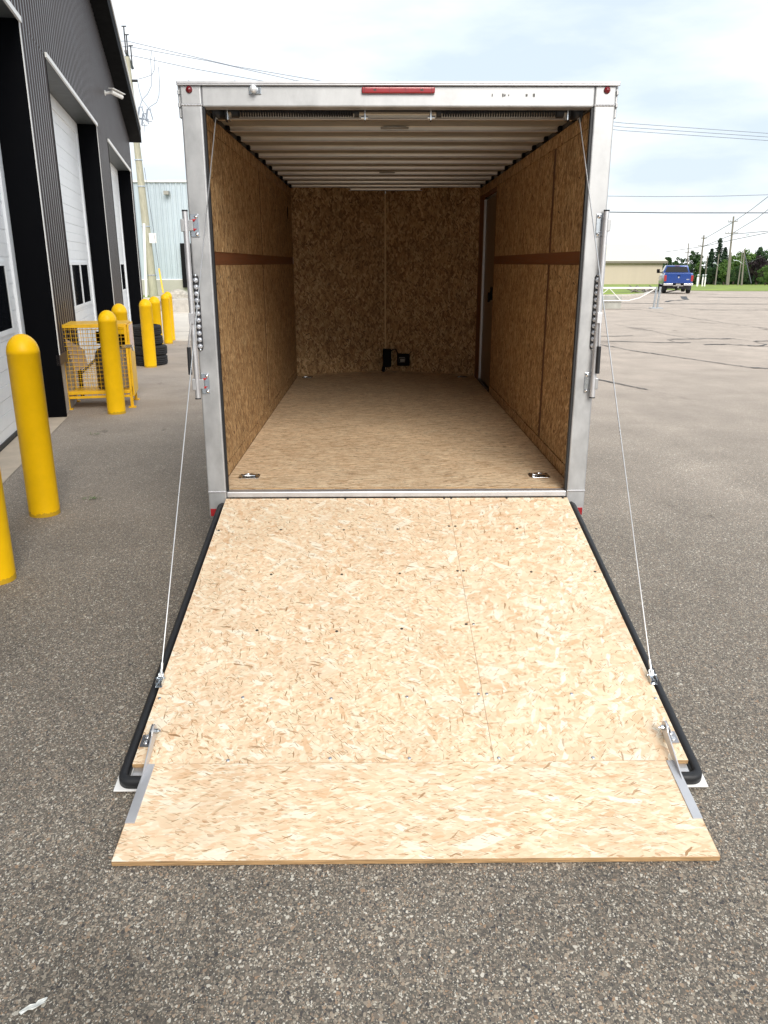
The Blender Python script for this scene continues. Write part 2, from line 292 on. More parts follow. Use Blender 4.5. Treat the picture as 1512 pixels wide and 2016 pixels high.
def asphalt_mat():
    m, t, b, L = newmat('asphalt')
    tc = N(t, 'ShaderNodeTexCoord'); P = tc.outputs['Object']
    sp = N(t, 'ShaderNodeSeparateXYZ'); L(P, sp.inputs[0])
    # binder
    bn = N(t, 'ShaderNodeTexNoise'); bn.inputs['Scale'].default_value = 55; bn.inputs['Detail'].default_value = 5; bn.inputs['Roughness'].default_value = .7; L(P, bn.inputs[0])
    rb = N(t, 'ShaderNodeValToRGB'); e = rb.color_ramp.elements; e[0].position = .3; e[0].color = S((.062, .057, .049)); e[1].position = .7; e[1].color = S((.185, .168, .142)); L(bn.outputs[0], rb.inputs[0])
    c = rb.outputs[0]; h = bn.outputs[0]
    wn = N(t, 'ShaderNodeTexNoise'); wn.inputs['Scale'].default_value = 60; wn.inputs['Detail'].default_value = 2; L(P, wn.inputs[0])
    ws = N(t, 'ShaderNodeVectorMath', operation='SCALE'); ws.inputs['Scale'].default_value = .012; L(wn.outputs['Color'], ws.inputs[0])
    wa = N(t, 'ShaderNodeVectorMath', operation='ADD'); L(P, wa.inputs[0]); L(ws.outputs[0], wa.inputs[1])
    for sc_, th, rad, seed in ((260, .25, .44, 0), (175, .45, .44, 3), (105, .80, .42, 7)):
        mp = N(t, 'ShaderNodeMapping'); mp.inputs['Location'].default_value = (seed, seed*.7, 0); mp.inputs['Scale'].default_value = (1, .8, 0); L(wa.outputs[0], mp.inputs[0])
        v = N(t, 'ShaderNodeTexVoronoi', voronoi_dimensions='2D'); v.inputs['Scale'].default_value = sc_; L(mp.outputs[0], v.inputs['Vector'])
        s2 = N(t, 'ShaderNodeSeparateColor'); L(v.outputs['Color'], s2.inputs[0])
        rad_ = M2(t, L, 'MULTIPLY', M2(t, L, 'ADD', s2.outputs[2], .5), rad)
        fac = M2(t, L, 'MULTIPLY', M2(t, L, 'GREATER_THAN', s2.outputs[0], th), M2(t, L, 'LESS_THAN', v.outputs['Distance'], rad_))
        cr_ = N(t, 'ShaderNodeValToRGB'); e = cr_.color_ramp.elements; e[0].position = 0; e[0].color = S((.05, .05, .055)); e[1].position = 1; e[1].color = S((.60, .56, .49))
        for p_, q_ in ((.25, (.14, .12, .10)), (.5, (.24, .20, .16)), (.72, (.36, .32, .26)), (.86, (.30, .20, .13)), (.9, (.52, .49, .42))):
            x = e.new(p_); x.color = S(q_)
        L(s2.outputs[1], cr_.inputs[0])
        mx = N(t, 'ShaderNodeMix', data_type='RGBA'); L(fac, mx.inputs[0]); L(c, mx.inputs[6]); L(cr_.outputs[0], mx.inputs[7]); c = mx.outputs[2]
        h = M2(t, L, 'ADD', h, M2(t, L, 'MULTIPLY', fac, .5))
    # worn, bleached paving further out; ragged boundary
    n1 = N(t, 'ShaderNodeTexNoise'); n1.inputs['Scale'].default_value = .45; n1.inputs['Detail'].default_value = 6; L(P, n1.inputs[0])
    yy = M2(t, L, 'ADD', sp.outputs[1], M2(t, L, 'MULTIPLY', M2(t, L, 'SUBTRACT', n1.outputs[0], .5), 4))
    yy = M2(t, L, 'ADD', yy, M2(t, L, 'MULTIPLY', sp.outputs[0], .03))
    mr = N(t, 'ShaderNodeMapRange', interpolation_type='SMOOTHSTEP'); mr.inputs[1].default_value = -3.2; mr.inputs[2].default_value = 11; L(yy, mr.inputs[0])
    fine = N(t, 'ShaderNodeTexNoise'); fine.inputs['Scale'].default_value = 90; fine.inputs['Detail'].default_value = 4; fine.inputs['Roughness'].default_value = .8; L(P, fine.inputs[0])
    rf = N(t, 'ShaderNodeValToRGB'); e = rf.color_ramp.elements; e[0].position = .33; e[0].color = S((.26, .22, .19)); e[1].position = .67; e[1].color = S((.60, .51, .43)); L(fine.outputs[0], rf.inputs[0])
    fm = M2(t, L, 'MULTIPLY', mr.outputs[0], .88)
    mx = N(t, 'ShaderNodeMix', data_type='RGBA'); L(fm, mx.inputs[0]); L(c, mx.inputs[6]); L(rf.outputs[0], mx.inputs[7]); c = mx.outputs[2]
    n2 = N(t, 'ShaderNodeTexNoise'); n2.inputs['Scale'].default_value = 1.3; n2.inputs['Detail'].default_value = 8; n2.inputs['Roughness'].default_value = .62; L(P, n2.inputs[0])
    m2 = N(t, 'ShaderNodeMapRange'); m2.inputs[1].default_value = .3; m2.inputs[2].default_value = .7; m2.inputs[3].default_value = .93; m2.inputs[4].default_value = 1.24; L(n2.outputs[0], m2.inputs[0])
    mm = N(t, 'ShaderNodeMix', data_type='RGBA', blend_type='MULTIPLY'); mm.inputs[0].default_value = 1; L(c, mm.inputs[6]); L(m2.outputs[0], mm.inputs[7]); c = mm.outputs[2]
    for sc_, lo, hi, am, loc in ((.7, .60, .70, .72, (3, 1, 0)), (2.6, .66, .72, .6, (9, 4, 0)), (.35, .55, .68, 1.16, (1, 8, 0))):
        mp = N(t, 'ShaderNodeMapping'); mp.inputs['Location'].default_value = loc; mp.inputs['Scale'].default_value = (1, .45, 1); L(P, mp.inputs[0])
        q = N(t, 'ShaderNodeTexNoise'); q.inputs['Scale'].default_value = sc_; q.inputs['Detail'].default_value = 7; q.inputs['Roughness'].default_value = .6; L(mp.outputs[0], q.inputs[0])
        k = N(t, 'ShaderNodeMapRange', interpolation_type='SMOOTHSTEP'); k.inputs[1].default_value = lo; k.inputs[2].default_value = hi; k.inputs[3].default_value = 1; k.inputs[4].default_value = am; L(q.outputs[0], k.inputs[0])
        mm = N(t, 'ShaderNodeMix', data_type='RGBA', blend_type='MULTIPLY'); mm.inputs[0].default_value = 1; L(c, mm.inputs[6]); L(k.outputs[0], mm.inputs[7]); c = mm.outputs[2]
    L(c, b.inputs['Base Color']); b.inputs['Roughness'].default_value = .85; b.inputs['Specular IOR Level'].default_value = .35
    bp = N(t, 'ShaderNodeBump'); bp.inputs['Strength'].default_value = .55; bp.inputs['Distance'].default_value = .003
    L(h, bp.inputs['Height']); L(bp.outputs[0], b.inputs['Normal'])
    return m
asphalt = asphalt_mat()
def leaf_mat(name, c1, c2):
    m, t, b, L = newmat(name)
    oi = N(t, 'ShaderNodeTexCoord'); n = N(t, 'ShaderNodeTexNoise'); n.inputs['Scale'].default_value = .9; n.inputs['Detail'].default_value = 5; L(oi.outputs['Object'], n.inputs[0])
    r = N(t, 'ShaderNodeValToRGB'); e = r.color_ramp.elements; e[0].position = .35; e[0].color = S(c1); e[1].position = .65; e[1].color = S(c2); L(n.outputs[0], r.inputs[0])
    L(r.outputs[0], b.inputs['Base Color']); b.inputs['Roughness'].default_value = .7; b.inputs['Specular IOR Level'].default_value = .2
    return m
leaf_dark = leaf_mat('leaf_dark', (.022, .052, .020), (.050, .10, .032))
leaf_mid = leaf_mat('leaf_mid', (.055, .12, .026), (.12, .20, .05))
leaf_purple = leaf_mat('leaf_purple', (.014, .010, .012), (.035, .024, .026))
leaf_fir = leaf_mat('leaf_fir', (.018, .040, .024), (.04, .075, .04))

# ------------------------------------------------------------------ ground
def sheet(name, poly, mat, dz=.004, lo=None):
    """flat polygon following the falling ground; cut at the break lines"""
    bm = bmesh.new(); vs = [bm.verts.new((x, y, 0)) for x, y in poly]; bm.faces.new(vs)
    for yb in (12, 55, 285):
        bmesh.ops.bisect_plane(bm, geom=bm.verts[:]+bm.edges[:]+bm.faces[:], plane_co=(0, yb, 0), plane_no=(0, 1, 0))
    for v in bm.verts: v.co.z = gz(v.co.y)+dz
    me = bpy.data.meshes.new(name); bm.to_mesh(me); bm.free(); me.materials.append(mat)
    o = bpy.data.objects.new(name, me); col.objects.link(o); return o
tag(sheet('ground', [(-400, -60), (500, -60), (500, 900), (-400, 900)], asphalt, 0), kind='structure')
TH = R(12.0); WD = Vector((-math.sin(TH), math.cos(TH), 0)); WN = Vector((math.cos(TH), math.sin(TH), 0))   # along wall, out of wall
WA = Vector((-3.774, 4.936, 0))
def W(t, o=0, z=0): return WA + WD*t + WN*o + Vector((0, 0, z))
# concrete pad beyond the tyres
p = [W(10.4, .0), W(24, 0), Vector((-9.0, 29.3, 0)), Vector((0, 29.3, 0)), Vector((0, 14.75, 0)), Vector((-4.6, 14.75, 0))]
tag(sheet('concrete_paving', [(v.x, v.y) for v in p], concrete_pad, .004), kind='structure')
jm = MB()
for px0, py0, px1, py1 in ((322, 653, 420, 653), (322, 618, 420, 618)):
    a, b_ = G(px0, py0), G(px1, py1)
    a.z = gz(a.y)+.008; b_.z = gz(b_.y)+.008
    jm.add([a, b_, b_+Vector((0, .03, 0)), a+Vector((0, .03, 0))], [(0, 1, 2, 3)])
tag(jm.build('paving_joint', tar), kind='structure')
# apron in front of the bays
_e = G(28, 930); _c = W(.15, .05); _q = _c + (_e-_c)*4.5
ap = [_q, _c, W(.15, -.3), W(-9, -.3)]
tag(sheet('concrete_apron', [(v.x, v.y) for v in ap], apron_mat, .006), kind='structure')
ap = [W(1.3, -.3), W(1.5, .32), W(6.4, .32), W(6.5, -.3)]
tag(sheet('concrete_apron', [(v.x, v.y) for v in ap], apron_mat, .006), kind='structure')
# lawns
def gp(px, py): v = G(px, py); return (v.x, v.y)
far = [gp(1190, 568), gp(1262, 569), gp(1300, 571), gp(1400, 573), gp(1512, 573.5)]
lawn = far + [(far[-1][0]+80, far[-1][1]), (320, 330), (-20, 330), (-20, far[0][1])]
tag(sheet('lawn', lawn, grass_far, .02), kind='structure')
isl = [gp(1100, 585), gp(1190, 584), gp(1240, 583), gp(1268, 581), gp(1276, 578), gp(1268, 573), gp(1250, 568.3), gp(1100, 568.3)]
tag(sheet('grass_island', isl, grass_far, .05), kind='structure')
lg = [(-30, 43.2), (-8, 43.2), (-8, 49.6), (-30, 49.6)]
tag(sheet('grass_verge', lg, grass_far, .08), kind='structure')
kb = MB()
kb.box(-30, -8, 43.0, 43.2, gz(43)-.05, gz(43)+.12)
tag(kb.build('kerb', concrete, bevel=.02), kind='structure')
kb = MB(); ps = [G(1100, 585), G(1190, 584), G(1240, 583), G(1268, 581), G(1276, 578), G(1268, 573)]
for a, b_ in zip(ps[:-1], ps[1:]):
    d = (b_-a).normalized(); n = Vector((-d.y, d.x, 0))*.12
    kb.add([a+n, b_+n, b_-n, a-n] + [v+Vector((0, 0, .12)) for v in (a+n, b_+n, b_-n, a-n)], [(0, 1, 2, 3), (4, 5, 6, 7), (0, 1, 5, 4), (1, 2, 6, 5), (2, 3, 7, 6), (3, 0, 4, 7)])
tag(kb.build('kerb', concrete), kind='structure')
# tar-sealed cracks
def crack(pts, wpx=2.2, jitter=.5):
    P = []
    for (x0, y0), (x1, y1) in zip(pts[:-1], pts[1:]):
        n = max(2, int(abs(x1-x0)/7))
        for i in range(n): P.append((x0+(x1-x0)*i/n, y0+(y1-y0)*i/n + (random.uniform(-jitter, jitter) if i else 0)))
    P.append(pts[-1]); P = [G(*q) for q in P]
    vs = []
    for i, q in enumerate(P):
        d = (P[min(i+1, len(P)-1)]-P[max(i-1, 0)]); d.z = 0; d.normalize(); n = Vector((-d.y, d.x, 0))
        D = (q-CP).length
        k = min(.16, .5*wpx*math.hypot(d.y*D/1557, d.x*D*D/2800)*.85)*random.uniform(.7, 1.3)
        for s in (1, -1): a = q+n*k*s; a.z = gz(a.y)+.010; vs.append(a)
    m = MB(); m.add(vs, [(2*i, 2*i+1, 2*i+3, 2*i+2) for i in range(len(P)-1)])
    return tag(m.build('crack_sealant', tar), kind='structure')
z5 = lambda l: [(1180+x/4.554, 560+y/4.554) for x, y in l]
crack(z5([(375, 228), (590, 263), (880, 312), (1060, 335), (1150, 352), (1400, 385), (1560, 402)]), 1.0)
crack(z5([(130, 357), (330, 395), (450, 412), (560, 440), (700, 465), (850, 490)]), 1.0)
crack(z5([(640, 494), (850, 491), (1200, 488), (1380, 512), (1500, 540), (1420, 555), (1330, 548)]), .9)
crack(z5([(610, 494), (680, 518), (755, 534)]), 1.1)
crack(z5([(-40, 508), (260, 515), (480, 522), (820, 524)]), .7, .2)
crack(z5([(940, 542), (1060, 540), (1160, 538), (1330, 550), (1560, 562)]), .9)
crack(z5([(-30, 466), (150, 466), (300, 461)]), .6, .1)
crack(z5([(-30, 540), (150, 566), (300, 597), (500, 625), (800, 668), (1100, 712), (1360, 748), (1560, 762)]), 1.3)
crack(z5([(-30, 852), (200, 900), (430, 947)]), 2.2, .3)
crack(z5([(430, 947), (620, 993), (800, 1040)]), .35, .6)
crack(z5([(880, 112), (1200, 118), (1560, 122)]), .5, .1)
crack(z5([(200, 168), (700, 175), (1560, 178)]), .6, .1)
crack(z5([(20, 224), (380, 226)]), .4, .1)
crack(z5([(900, 229), (1560, 231)]), .35, .1)
crack(z5([(755, 108), (765, 128), (790, 138)]), 1.1)
crack(z5([(600, 158), (620, 150), (740, 140)]), .8)
crack(z5([(1390, 512), (1560, 508)]), .7)
crack(z5([(1430, 398), (1500, 404), (1560, 408)]), .8)

# ------------------------------------------------------------------ the dark workshop on the left
def wbox(m, t0, t1, o0, o1, z0, z1):
    vs = [W(t, o, z) for t in (t0, t1) for o in (o0, o1) for z in (z0, z1)]
    return m.add(vs, [(0, 1, 3, 2), (4, 6, 7, 5), (0, 4, 5, 1), (2, 3, 7, 6), (0, 2, 6, 4), (1, 5, 7, 3)])
bays = [(-11.9, -6.7), (-5.0, 0.0), (1.57, 6.6), (8.6, 14.2)]
T0, T1, HD = -16.0, 15.0, 4.1
def pz(px, py, o=0):
    d = ray(px, py); q = WA+WN*o; k = (q-CP).dot(WN)/d.dot(WN); P = CP+d*k; return (P-WA).dot(WD), P.z
ta, za = pz(174.6, 5); tb, zb = pz(254, 280)
sl = (zb-za)/(tb-ta)
def top(t): return za + sl*(t-ta)
bld = empty('workshop_building', W(T1))
tag(bld, 'dark brown ribbed metal workshop with tall recessed white bay doors', 'building')
inv = Matrix.Translation(-Vector(bld.location))
def wp(m, name, mat, bevel=0, parent=None):
    o = m.build(name, mat, parent or bld, bevel); 
    if (parent or bld) is bld: o.matrix_parent_inverse = inv
    return o
# ribbed cladding, real profile
def ribbed(m, t0, t1, zlo, zhi, pitch=.165, depth=.032):
    n = max(1, round((t1-t0)/pitch)); pt = (t1-t0)/n
    prof = []
    for i in range(n):
        a = t0+i*pt
        prof += [(a, 0), (a+pt*.50, 0), (a+pt*.60, depth), (a+pt*.90, depth)]
    prof.append((t1, 0))
    vs = []
    for t, o in prof: vs += [W(t, o, zlo), W(t, o, zhi if not callable(zhi) else zhi(t))]
    m.add(vs, [(2*i, 2*i+1, 2*i+3, 2*i+2) for i in range(len(prof)-1)])
cl = MB()
e = [T0] + [x for b_ in bays for x in b_] + [T1]
for i in range(0, len(e), 2): ribbed(cl, e[i], e[i+1], .72, HD)
ribbed(cl, T0, T1, HD, top)
# end wall, back
cl.add([W(T1, 0, .0), W(T1, 0, top(T1)), W(T1, -9, top(T1)), W(T1, -9, 0)], [(0, 1, 2, 3)])
cl.add([W(T0, 0, .0), W(T0, 0, top(T0)), W(T0, -9, top(T0)), W(T0, -9, 0)], [(0, 1, 2, 3)])
cl.add([W(T0, -9, .0), W(T0, -9, top(T0)), W(T1, -9, top(T1)), W(T1, -9, 0)], [(0, 1, 2, 3)])
wp(cl, 'wall', metal_brown)
for i in range(0, len(e), 2): fd = MB(); wbox(fd, e[i]+.01, e[i+1]-.01, -.25, -.004, -.4, .72); wp(fd, 'foundation', concrete)
for i in range(2, len(e)-2, 2): fl = MB(); wbox(fl, e[i], e[i+1], .0, .042, .60, .72); wp(fl, 'base_flashing', metal_brown)
RC = .29
for i, (a, b_) in enumerate(bays):
    j = MB(); wbox(j, b_, b_+.05, -RC-.1, .036, 0, HD+.003); wp(j, 'bay_jamb', black_trim)
    j = MB(); wbox(j, a-.05, a, -RC-.1, .036, 0, HD+.003); wp(j, 'bay_jamb', black_trim)
    j = MB(); wbox(j, a, b_, -RC-.1, .034, HD, HD+.045)
    wp(j, 'bay_soffit', simple('soffit_grey', (.06, .065, .065), .5, noise=.1))
    j = MB(); wbox(j, a-.06, b_+.06, .036, .060, HD-.025, HD+.03)
    wp(j, 'head_flashing', white_trim)
    j = MB(); wbox(j, b_+.005, b_+.03, .0365, .045, .72, HD-.025); wp(j, 'side_flashing', white_trim)
    # door frame
    fr = MB(); wbox(fr, a+.002, a+.17, -RC-.06, -RC, 0, HD-.002); wbox(fr, b_-.17, b_-.002, -RC-.06, -RC, 0, HD-.002); wbox(fr, a+.17, b_-.17, -RC-.06, -RC+.003, HD-.18, HD-.002)
    wp(fr, 'door_frame', white_door, .006)
    d = MB(); zc = [0.02, .55, 1.10, 1.65, 2.2, 2.75, 3.3, HD-.18]
    for k in range(7):
        z0, z1 = zc[k], zc[k+1]
        nb = 4
        for q in range(nb):
            h = (z1-z0)/nb; wbox(d, a+.172, b_-.172, -RC-.05, -RC-.03 + (.003 if q % 2 else 0), z0+q*h+.004, z0+(q+1)*h-.0005)
    wbox(d, a+.172, b_-.172, -RC-.052, -RC-.040, .02, HD-.19)
    dr = wp(d, 'bay_door', white_door)
    nw = 4; ww = (b_-a-.9)/nw
    for k in range(nw):
        t0 = a+.45+k*ww+.03; t1 = t0+ww-.06
        f_ = MB()
        for (c0, c1, d0, d1) in ((t0-.029, t1+.029, 1.02, 1.07), (t0-.029, t1+.029, 1.70, 1.75), (t0-.029, t0+.03, 1.07, 1.70), (t1-.03, t1+.029, 1.07, 1.70)): wbox(f_, c0, c1, -RC-.032, -RC-.012, d0, d1)
        fo = f_.build('window_frame', white_door, dr)
        g_ = MB(); wbox(g_, t0+.03, t1-.03, -RC-.026, -RC-.018, 1.07, 1.70); g_.build('window_pane', glass_dark, dr)
    sb = MB(); wbox(sb, a+.17, b_-.17, -RC-.04, -RC-.015, .0, .05); sb.build('bottom_seal', rubber, dr)
# roof with overhang
rf = MB(); OV = .34
def rbox(m, t0, t1, o0, o1, h0, h1, ha=None, mat=None):
    vs = []
    for t in (t0, t1):
        for o in (o0, o1):
            for h in (h0, h1): vs.append(W(t, o, top(t)+h))
    m.add(vs, [(0, 1, 3, 2), (4, 6, 7, 5), (0, 4, 5, 1), (2, 3, 7, 6), (0, 2, 6, 4), (1, 5, 7, 3)])
rbox(rf, T0-.3, T1+.35, -9.3, OV, .0, .42)
wp(rf, 'roof', black_trim)
rt = MB(); rbox(rt, T0-.3, T1+.37, OV, OV+.015, .34, .43); wp(rt, 'roof_edge_trim', white_trim)
# security camera on the wall
t_, z_ = pz(203, 183)
sc_e = empty('security_camera', W(t_, .03, z_)); tag(sc_e, 'white security camera on a bracket high on the brown wall', 'camera')
iv = Matrix.Translation(-Vector(sc_e.location))
m = MB(); m.cyl(W(t_, .04, z_), W(t_, .20, z_+.02), .025); m.cyl(W(t_, .03, z_), W(t_, .05, z_), .05); o = m.build('bracket', white_trim, sc_e); o.matrix_parent_inverse = iv
m = MB(); m.cyl(W(t_-.08, .17, z_+.01), W(t_+.10, .36, z_-.05), .04); o = m.build('housing', white_trim, sc_e, .01); o.matrix_parent_inverse = iv
sh_ = [W(t_-.10, .12, z_+.07), W(t_+.14, .36, z_+.005), W(t_+.08, .43, z_), W(t_-.14, .22, z_+.065)]
m = MB(); m.add(sh_+[v_+Vector((0, 0, .012)) for v_ in sh_], [(0, 1, 2, 3), (4, 5, 6, 7), (0, 1, 5, 4), (1, 2, 6, 5), (2, 3, 7, 6), (3, 0, 4, 7)])
o = m.build('sun_shield', white_trim, sc_e); o.matrix_parent_inverse = iv

# ------------------------------------------------------------------ bollards
def bollard_mesh(r, h):
    m = MB(); pr = [(r*1.0, 0), (r, h-r*1.25)]
    pr += [(r*1.012, h-r*1.24)]
    for i in range(1, 9): a = i/8*math.pi/2; pr.append((r*math.cos(a)*1.0+.0005, h-r*1.2+r*1.2*math.sin(a)))
    m.lathe(pr, (0, 0, -.02), 32)
    return m
def bollard(x, y, h, label, r=.105):
    o = bollard_mesh(r, h+.02).build('bollard', yellow); o.location = (x, y, gz(y)); tag(o, label, 'bollard', 'yellow bollards along the workshop')
    return o
bollard(-2.285, -.06, 1.29, 'nearest yellow bollard, cut by the left edge of the photo')
bollard(-2.505, 1.19, 1.27, 'large yellow dome-topped bollard in front of the first bay door')
bollard(-3.235, 5.21, 1.205, 'yellow bollard standing in front of the wire cage')
v = atz(229, 601, 1.17); bollard(v.x, v.y+.1, 1.19, 'yellow bollard behind the wire cage by the second bay door')
bollard(-4.03, 9.67, 1.15, 'yellow bollard in front of the stack of tyres')
v = atz(300, 586, 1.12); bollard(v.x, v.y+.1, 1.14, 'yellow bollard rising behind the stack of tyres')
bollard(-4.82, 14.10, 1.10, 'front one of the two touching yellow bollards beyond the tyres', .097)
bollard(-4.97, 14.95, 1.12, 'rear one of the two touching yellow bollards beyond the tyres', .097)

# ------------------------------------------------------------------ gas cylinder cage
CA = Vector((-3.90, 5.47, 0)); e1 = WN.copy(); e2 = WD.copy()
cg = empty('gas_cylinder_cage', CA, TH)
tag(cg, 'yellow wire mesh cage on short legs against the workshop wall', 'cage')
cw, cdp, z0c, z1c = .75, .60, .13, 1.01
q = .015
fm = MB()
for x in (0, cw):
    for y in (0, cdp): fm.box(x-q, x+q, y-q, y+q, z0c, z1c)
for z in (z0c+q, z1c-q):
    for y in (0, cdp): fm.box(q, cw-q, y-q, y+q, z-q, z+q)
    for x in (0, cw): fm.box(x-q, x+q, q, cdp-q, z-q, z+q)
fm.box(-q, cw+q, -q, cdp+q, z1c, z1c+.012)
fm.box(0, cw, -.015, .015, z0c+.05, z0c+.09)
fm.build('frame', yellow_paint, cg, .003)
for x in (.0, cw):
    for y in (0, cdp):
        l = MB(); l.box(x-.018, x+.018, y-.018, y+.018, .012, z0c); l.box(x-.045, x+.045, y-.045, y+.045, 0, .012); l.build('leg', yellow_paint, cg)
ms = MB()
n = 13
for i in range(1, n): x = i*cw/n; ms.cyl((x, 0, z0c), (x, 0, z1c-.01), .003, n=5); ms.cyl((x, cdp, z0c), (x, cdp, z1c-.01), .003, n=5)
n = 18
for i in range(1, n):
    z = z0c+i*(z1c-z0c)/n
    ms.cyl((0, 0, z), (cw, 0, z), .003, n=5); ms.cyl((0, cdp, z), (cw, cdp, z), .003, n=5); ms.cyl((0, 0, z), (0, cdp, z), .003, n=5)
for i in range(1, 10): y = i*cdp/10; ms.cyl((0, y, z0c), (0, y, z1c), .003, n=5)
ms.build('mesh_panel', yellow_paint, cg)
dp = MB(); dp.box(cw+.022, cw+.04, -.01, cdp+.01, z0c+.01, z1c-.0)
dd = dp.build('door', yellow_paint, cg, .003)
st = MB(); st.box(cw+.0405, cw+.042, .06, cdp-.04, .70, z1c-.02); st.build('door_sticker', sticker, dd)
hs = MB(); hs.box(cw-.06, cw+.07, -.035, -.02, .74, .775); hs.cyl((cw+.06, -.03, .76), (cw+.075, -.03, .70), .012); hs.build('latch', chrome, dd)
flr = MB(); flr.box(.02, cw-.02, .02, cdp-.02, z0c+.045, z0c+.055); flr.build('floor_tray', yellow_paint, cg)
def gas(x, y, r, h, mat, label, name):
    m = MB(); pr = [(r*.8, 0), (r, .03), (r, h-r*1.3)] + [(r*math.cos(a)+.002, h-r*1.3+r*.9*math.sin(a)) for a in (R(20), R(45), R(65), R(80))] + [(r*.3, h-r*.3), (r*.3, h+.02), (.0, h+.02)]
    P = CA + e1*x + e2*y
    e_ = empty(name, (P.x, P.y, z0c+.056)); tag(e_, label, 'gas cylinder')
    m.lathe(pr, (0, 0, 0), 20); m.build('tank', mat, e_)
    v_ = MB(); v_.lathe([(r*.75, h-.02), (r*.75, h+.12), (r*.70, h+.12), (r*.70, h-.02)], (0, 0, 0), 16); v_.cyl((0, 0, h), (0, 0, h+.09), .02); v_.build('valve_guard', dark_steel, e_)
gas(.46, .34, .135, .60, cyl_grey, 'dark gas cylinder with a valve guard standing inside the yellow cage', 'gas_cylinder')
gas(.70-.06, .47, .08, .55, cyl_white, 'slim pale gas cylinder at the door side inside the yellow cage', 'gas_cylinder')
cbm = MB(); 
P = [CA+e1*.04+e2*.02, CA+e1*.24+e2*.05]
cbm.add([P[0]+Vector((0, 0, .86)), P[1]+Vector((0, 0, .72)), P[1]+Vector((.03, 0, .52)), P[0]+Vector((.08, 0, .46))] + [v+e2*.012 for v in (P[0]+Vector((0, 0, .86)), P[1]+Vector((0, 0, .72)), P[1]+Vector((.03, 0, .52)), P[0]+Vector((.08, 0, .46)))], [(0, 1, 2, 3), (4, 5, 6, 7), (0, 1, 5, 4), (1, 2, 6, 5), (2, 3, 7, 6), (3, 0, 4, 7)])
tag(cbm.build('cardboard_sheet', cardboard), 'torn brown cardboard sheet hanging in the yellow cage', 'cardboard')

# ------------------------------------------------------------------ tyre stack
def tyre(name, c, R_, r_in, w, rz=0, tilt=0):
    m = MB(); h = w/2
    prof = [(r_in, -h*.75), (r_in+.03, -h*.9), (R_*.80, -h), (R_*.92, -h*.93), (R_*.985, -h*.72)]
    for g in (-.45, -.05, .35):
        prof += [(R_, h*(g-.12)), (R_-.008, h*(g-.08)), (R_-.008, h*(g+.03)), (R_, h*(g+.07))]
    prof += [(R_*.985, h*.72), (R_*.92, h*.93), (R_*.80, h), (r_in+.03, h*.9), (r_in, h*.75), (r_in, -h*.75)]
    m.lathe(prof, (0, 0, 0), 40)
    o = m.build(name, tyre_mat); o.location = c; o.rotation_euler = (tilt, 0, rz); return o
tl = ['topmost black tyre of the stack behind a bollard', 'second black tyre from the top of the stack', 'third black tyre from the top of the stack', 'bottom black tyre of the stack on the asphalt']
for i, (dx, Rr, w_) in enumerate(((-.01, .275, .175), (0.0, .275, .165), (.03, .305, .175), (.025, .305, .175))):
    zc_ = [.6, .43, .262, .088][i]
    tag(tyre('tyre', (-4.17+dx+.01, 10.05, zc_), Rr, .18, w_, i, R((2, -1, 1, 0)[i])), tl[i], 'tyre', 'tyres stacked beside the bollard')

# ------------------------------------------------------------------ pale metal building, pole and bits in the left distance
gb = empty('metal_warehouse', (-15, 50, gz(50))); tag(gb, 'pale blue-grey ribbed metal building with concrete base at left distance', 'building')
ib = Matrix.Translation(-Vector(gb.location))
def lp(m, name, mat, par, iv, bevel=0):
    o = m.build(name, mat, par, bevel); o.matrix_parent_inverse = iv; return o
m = MB(); x0 = -30; pitch = .34; vs = []; prof = []
zlo_ = at(330, 550, 50).z; zhi_ = at(330, 359, 50).z
x = x0
while x < -4:
    prof += [(x, 50), (x+pitch*.55, 50), (x+pitch*.68, 49.93), (x+pitch*.87, 49.93)]; x += pitch
for a, b_ in prof: vs += [(a, b_, zlo_), (a, b_, zhi_)]
m.add(vs, [(2*i, 2*i+1, 2*i+3, 2*i+2) for i in range(len(prof)-1)])
m.box(x0, x-pitch, 50.02, 70, gz(50), zhi_-.02)
lp(m, 'wall', pale_metal, gb, ib)
m = MB(); m.box(x0, x-pitch, 49.86, 50.01, gz(50)-.2, zlo_-.03); lp(m, 'foundation', simple('conc_base', (.42, .41, .36), .85, noise=.12, nscale=.8), gb, ib)
m = MB(); m.box(x0, x-pitch+.05, 49.84, 50.02, zhi_, zhi_+.12); m.box(x0, x-pitch+.05, 49.88, 49.98, zlo_-.03, zlo_+.02); lp(m, 'trim', white_trim, gb, ib)
a = at(355, 479, 49.7); b_ = at(371, 566, 49.7)
m = MB(); m.box(a.x, a.x+2.6, 49.55, 49.9, b_.z, a.z); lp(m, 'dock_door', black_plastic, gb, ib)
a = at(328, 380, 49.7); m = MB(); m.box(a.x-.15, a.x+.15, 49.5, 49.9, a.z-.1, a.z+.12); lp(m, 'wall_light', label_mat, gb, ib)
def slab_block(name, a, b_, yd, z0, z1, label, mat=concrete):
    e_ = MB(); e_.box(a, b_, yd, yd+.7, z0, z1); o = e_.build(name, mat, None, .03); tag(o, label, 'concrete block'); return o
a = G(334, 615); b_ = G(384, 615); zt_ = at(345, 589, a.y).z
slab_block('concrete_block', a.x, b_.x+1.2, a.y, gz(a.y)-.02, zt_, 'long pale concrete block beyond the bollards at left')
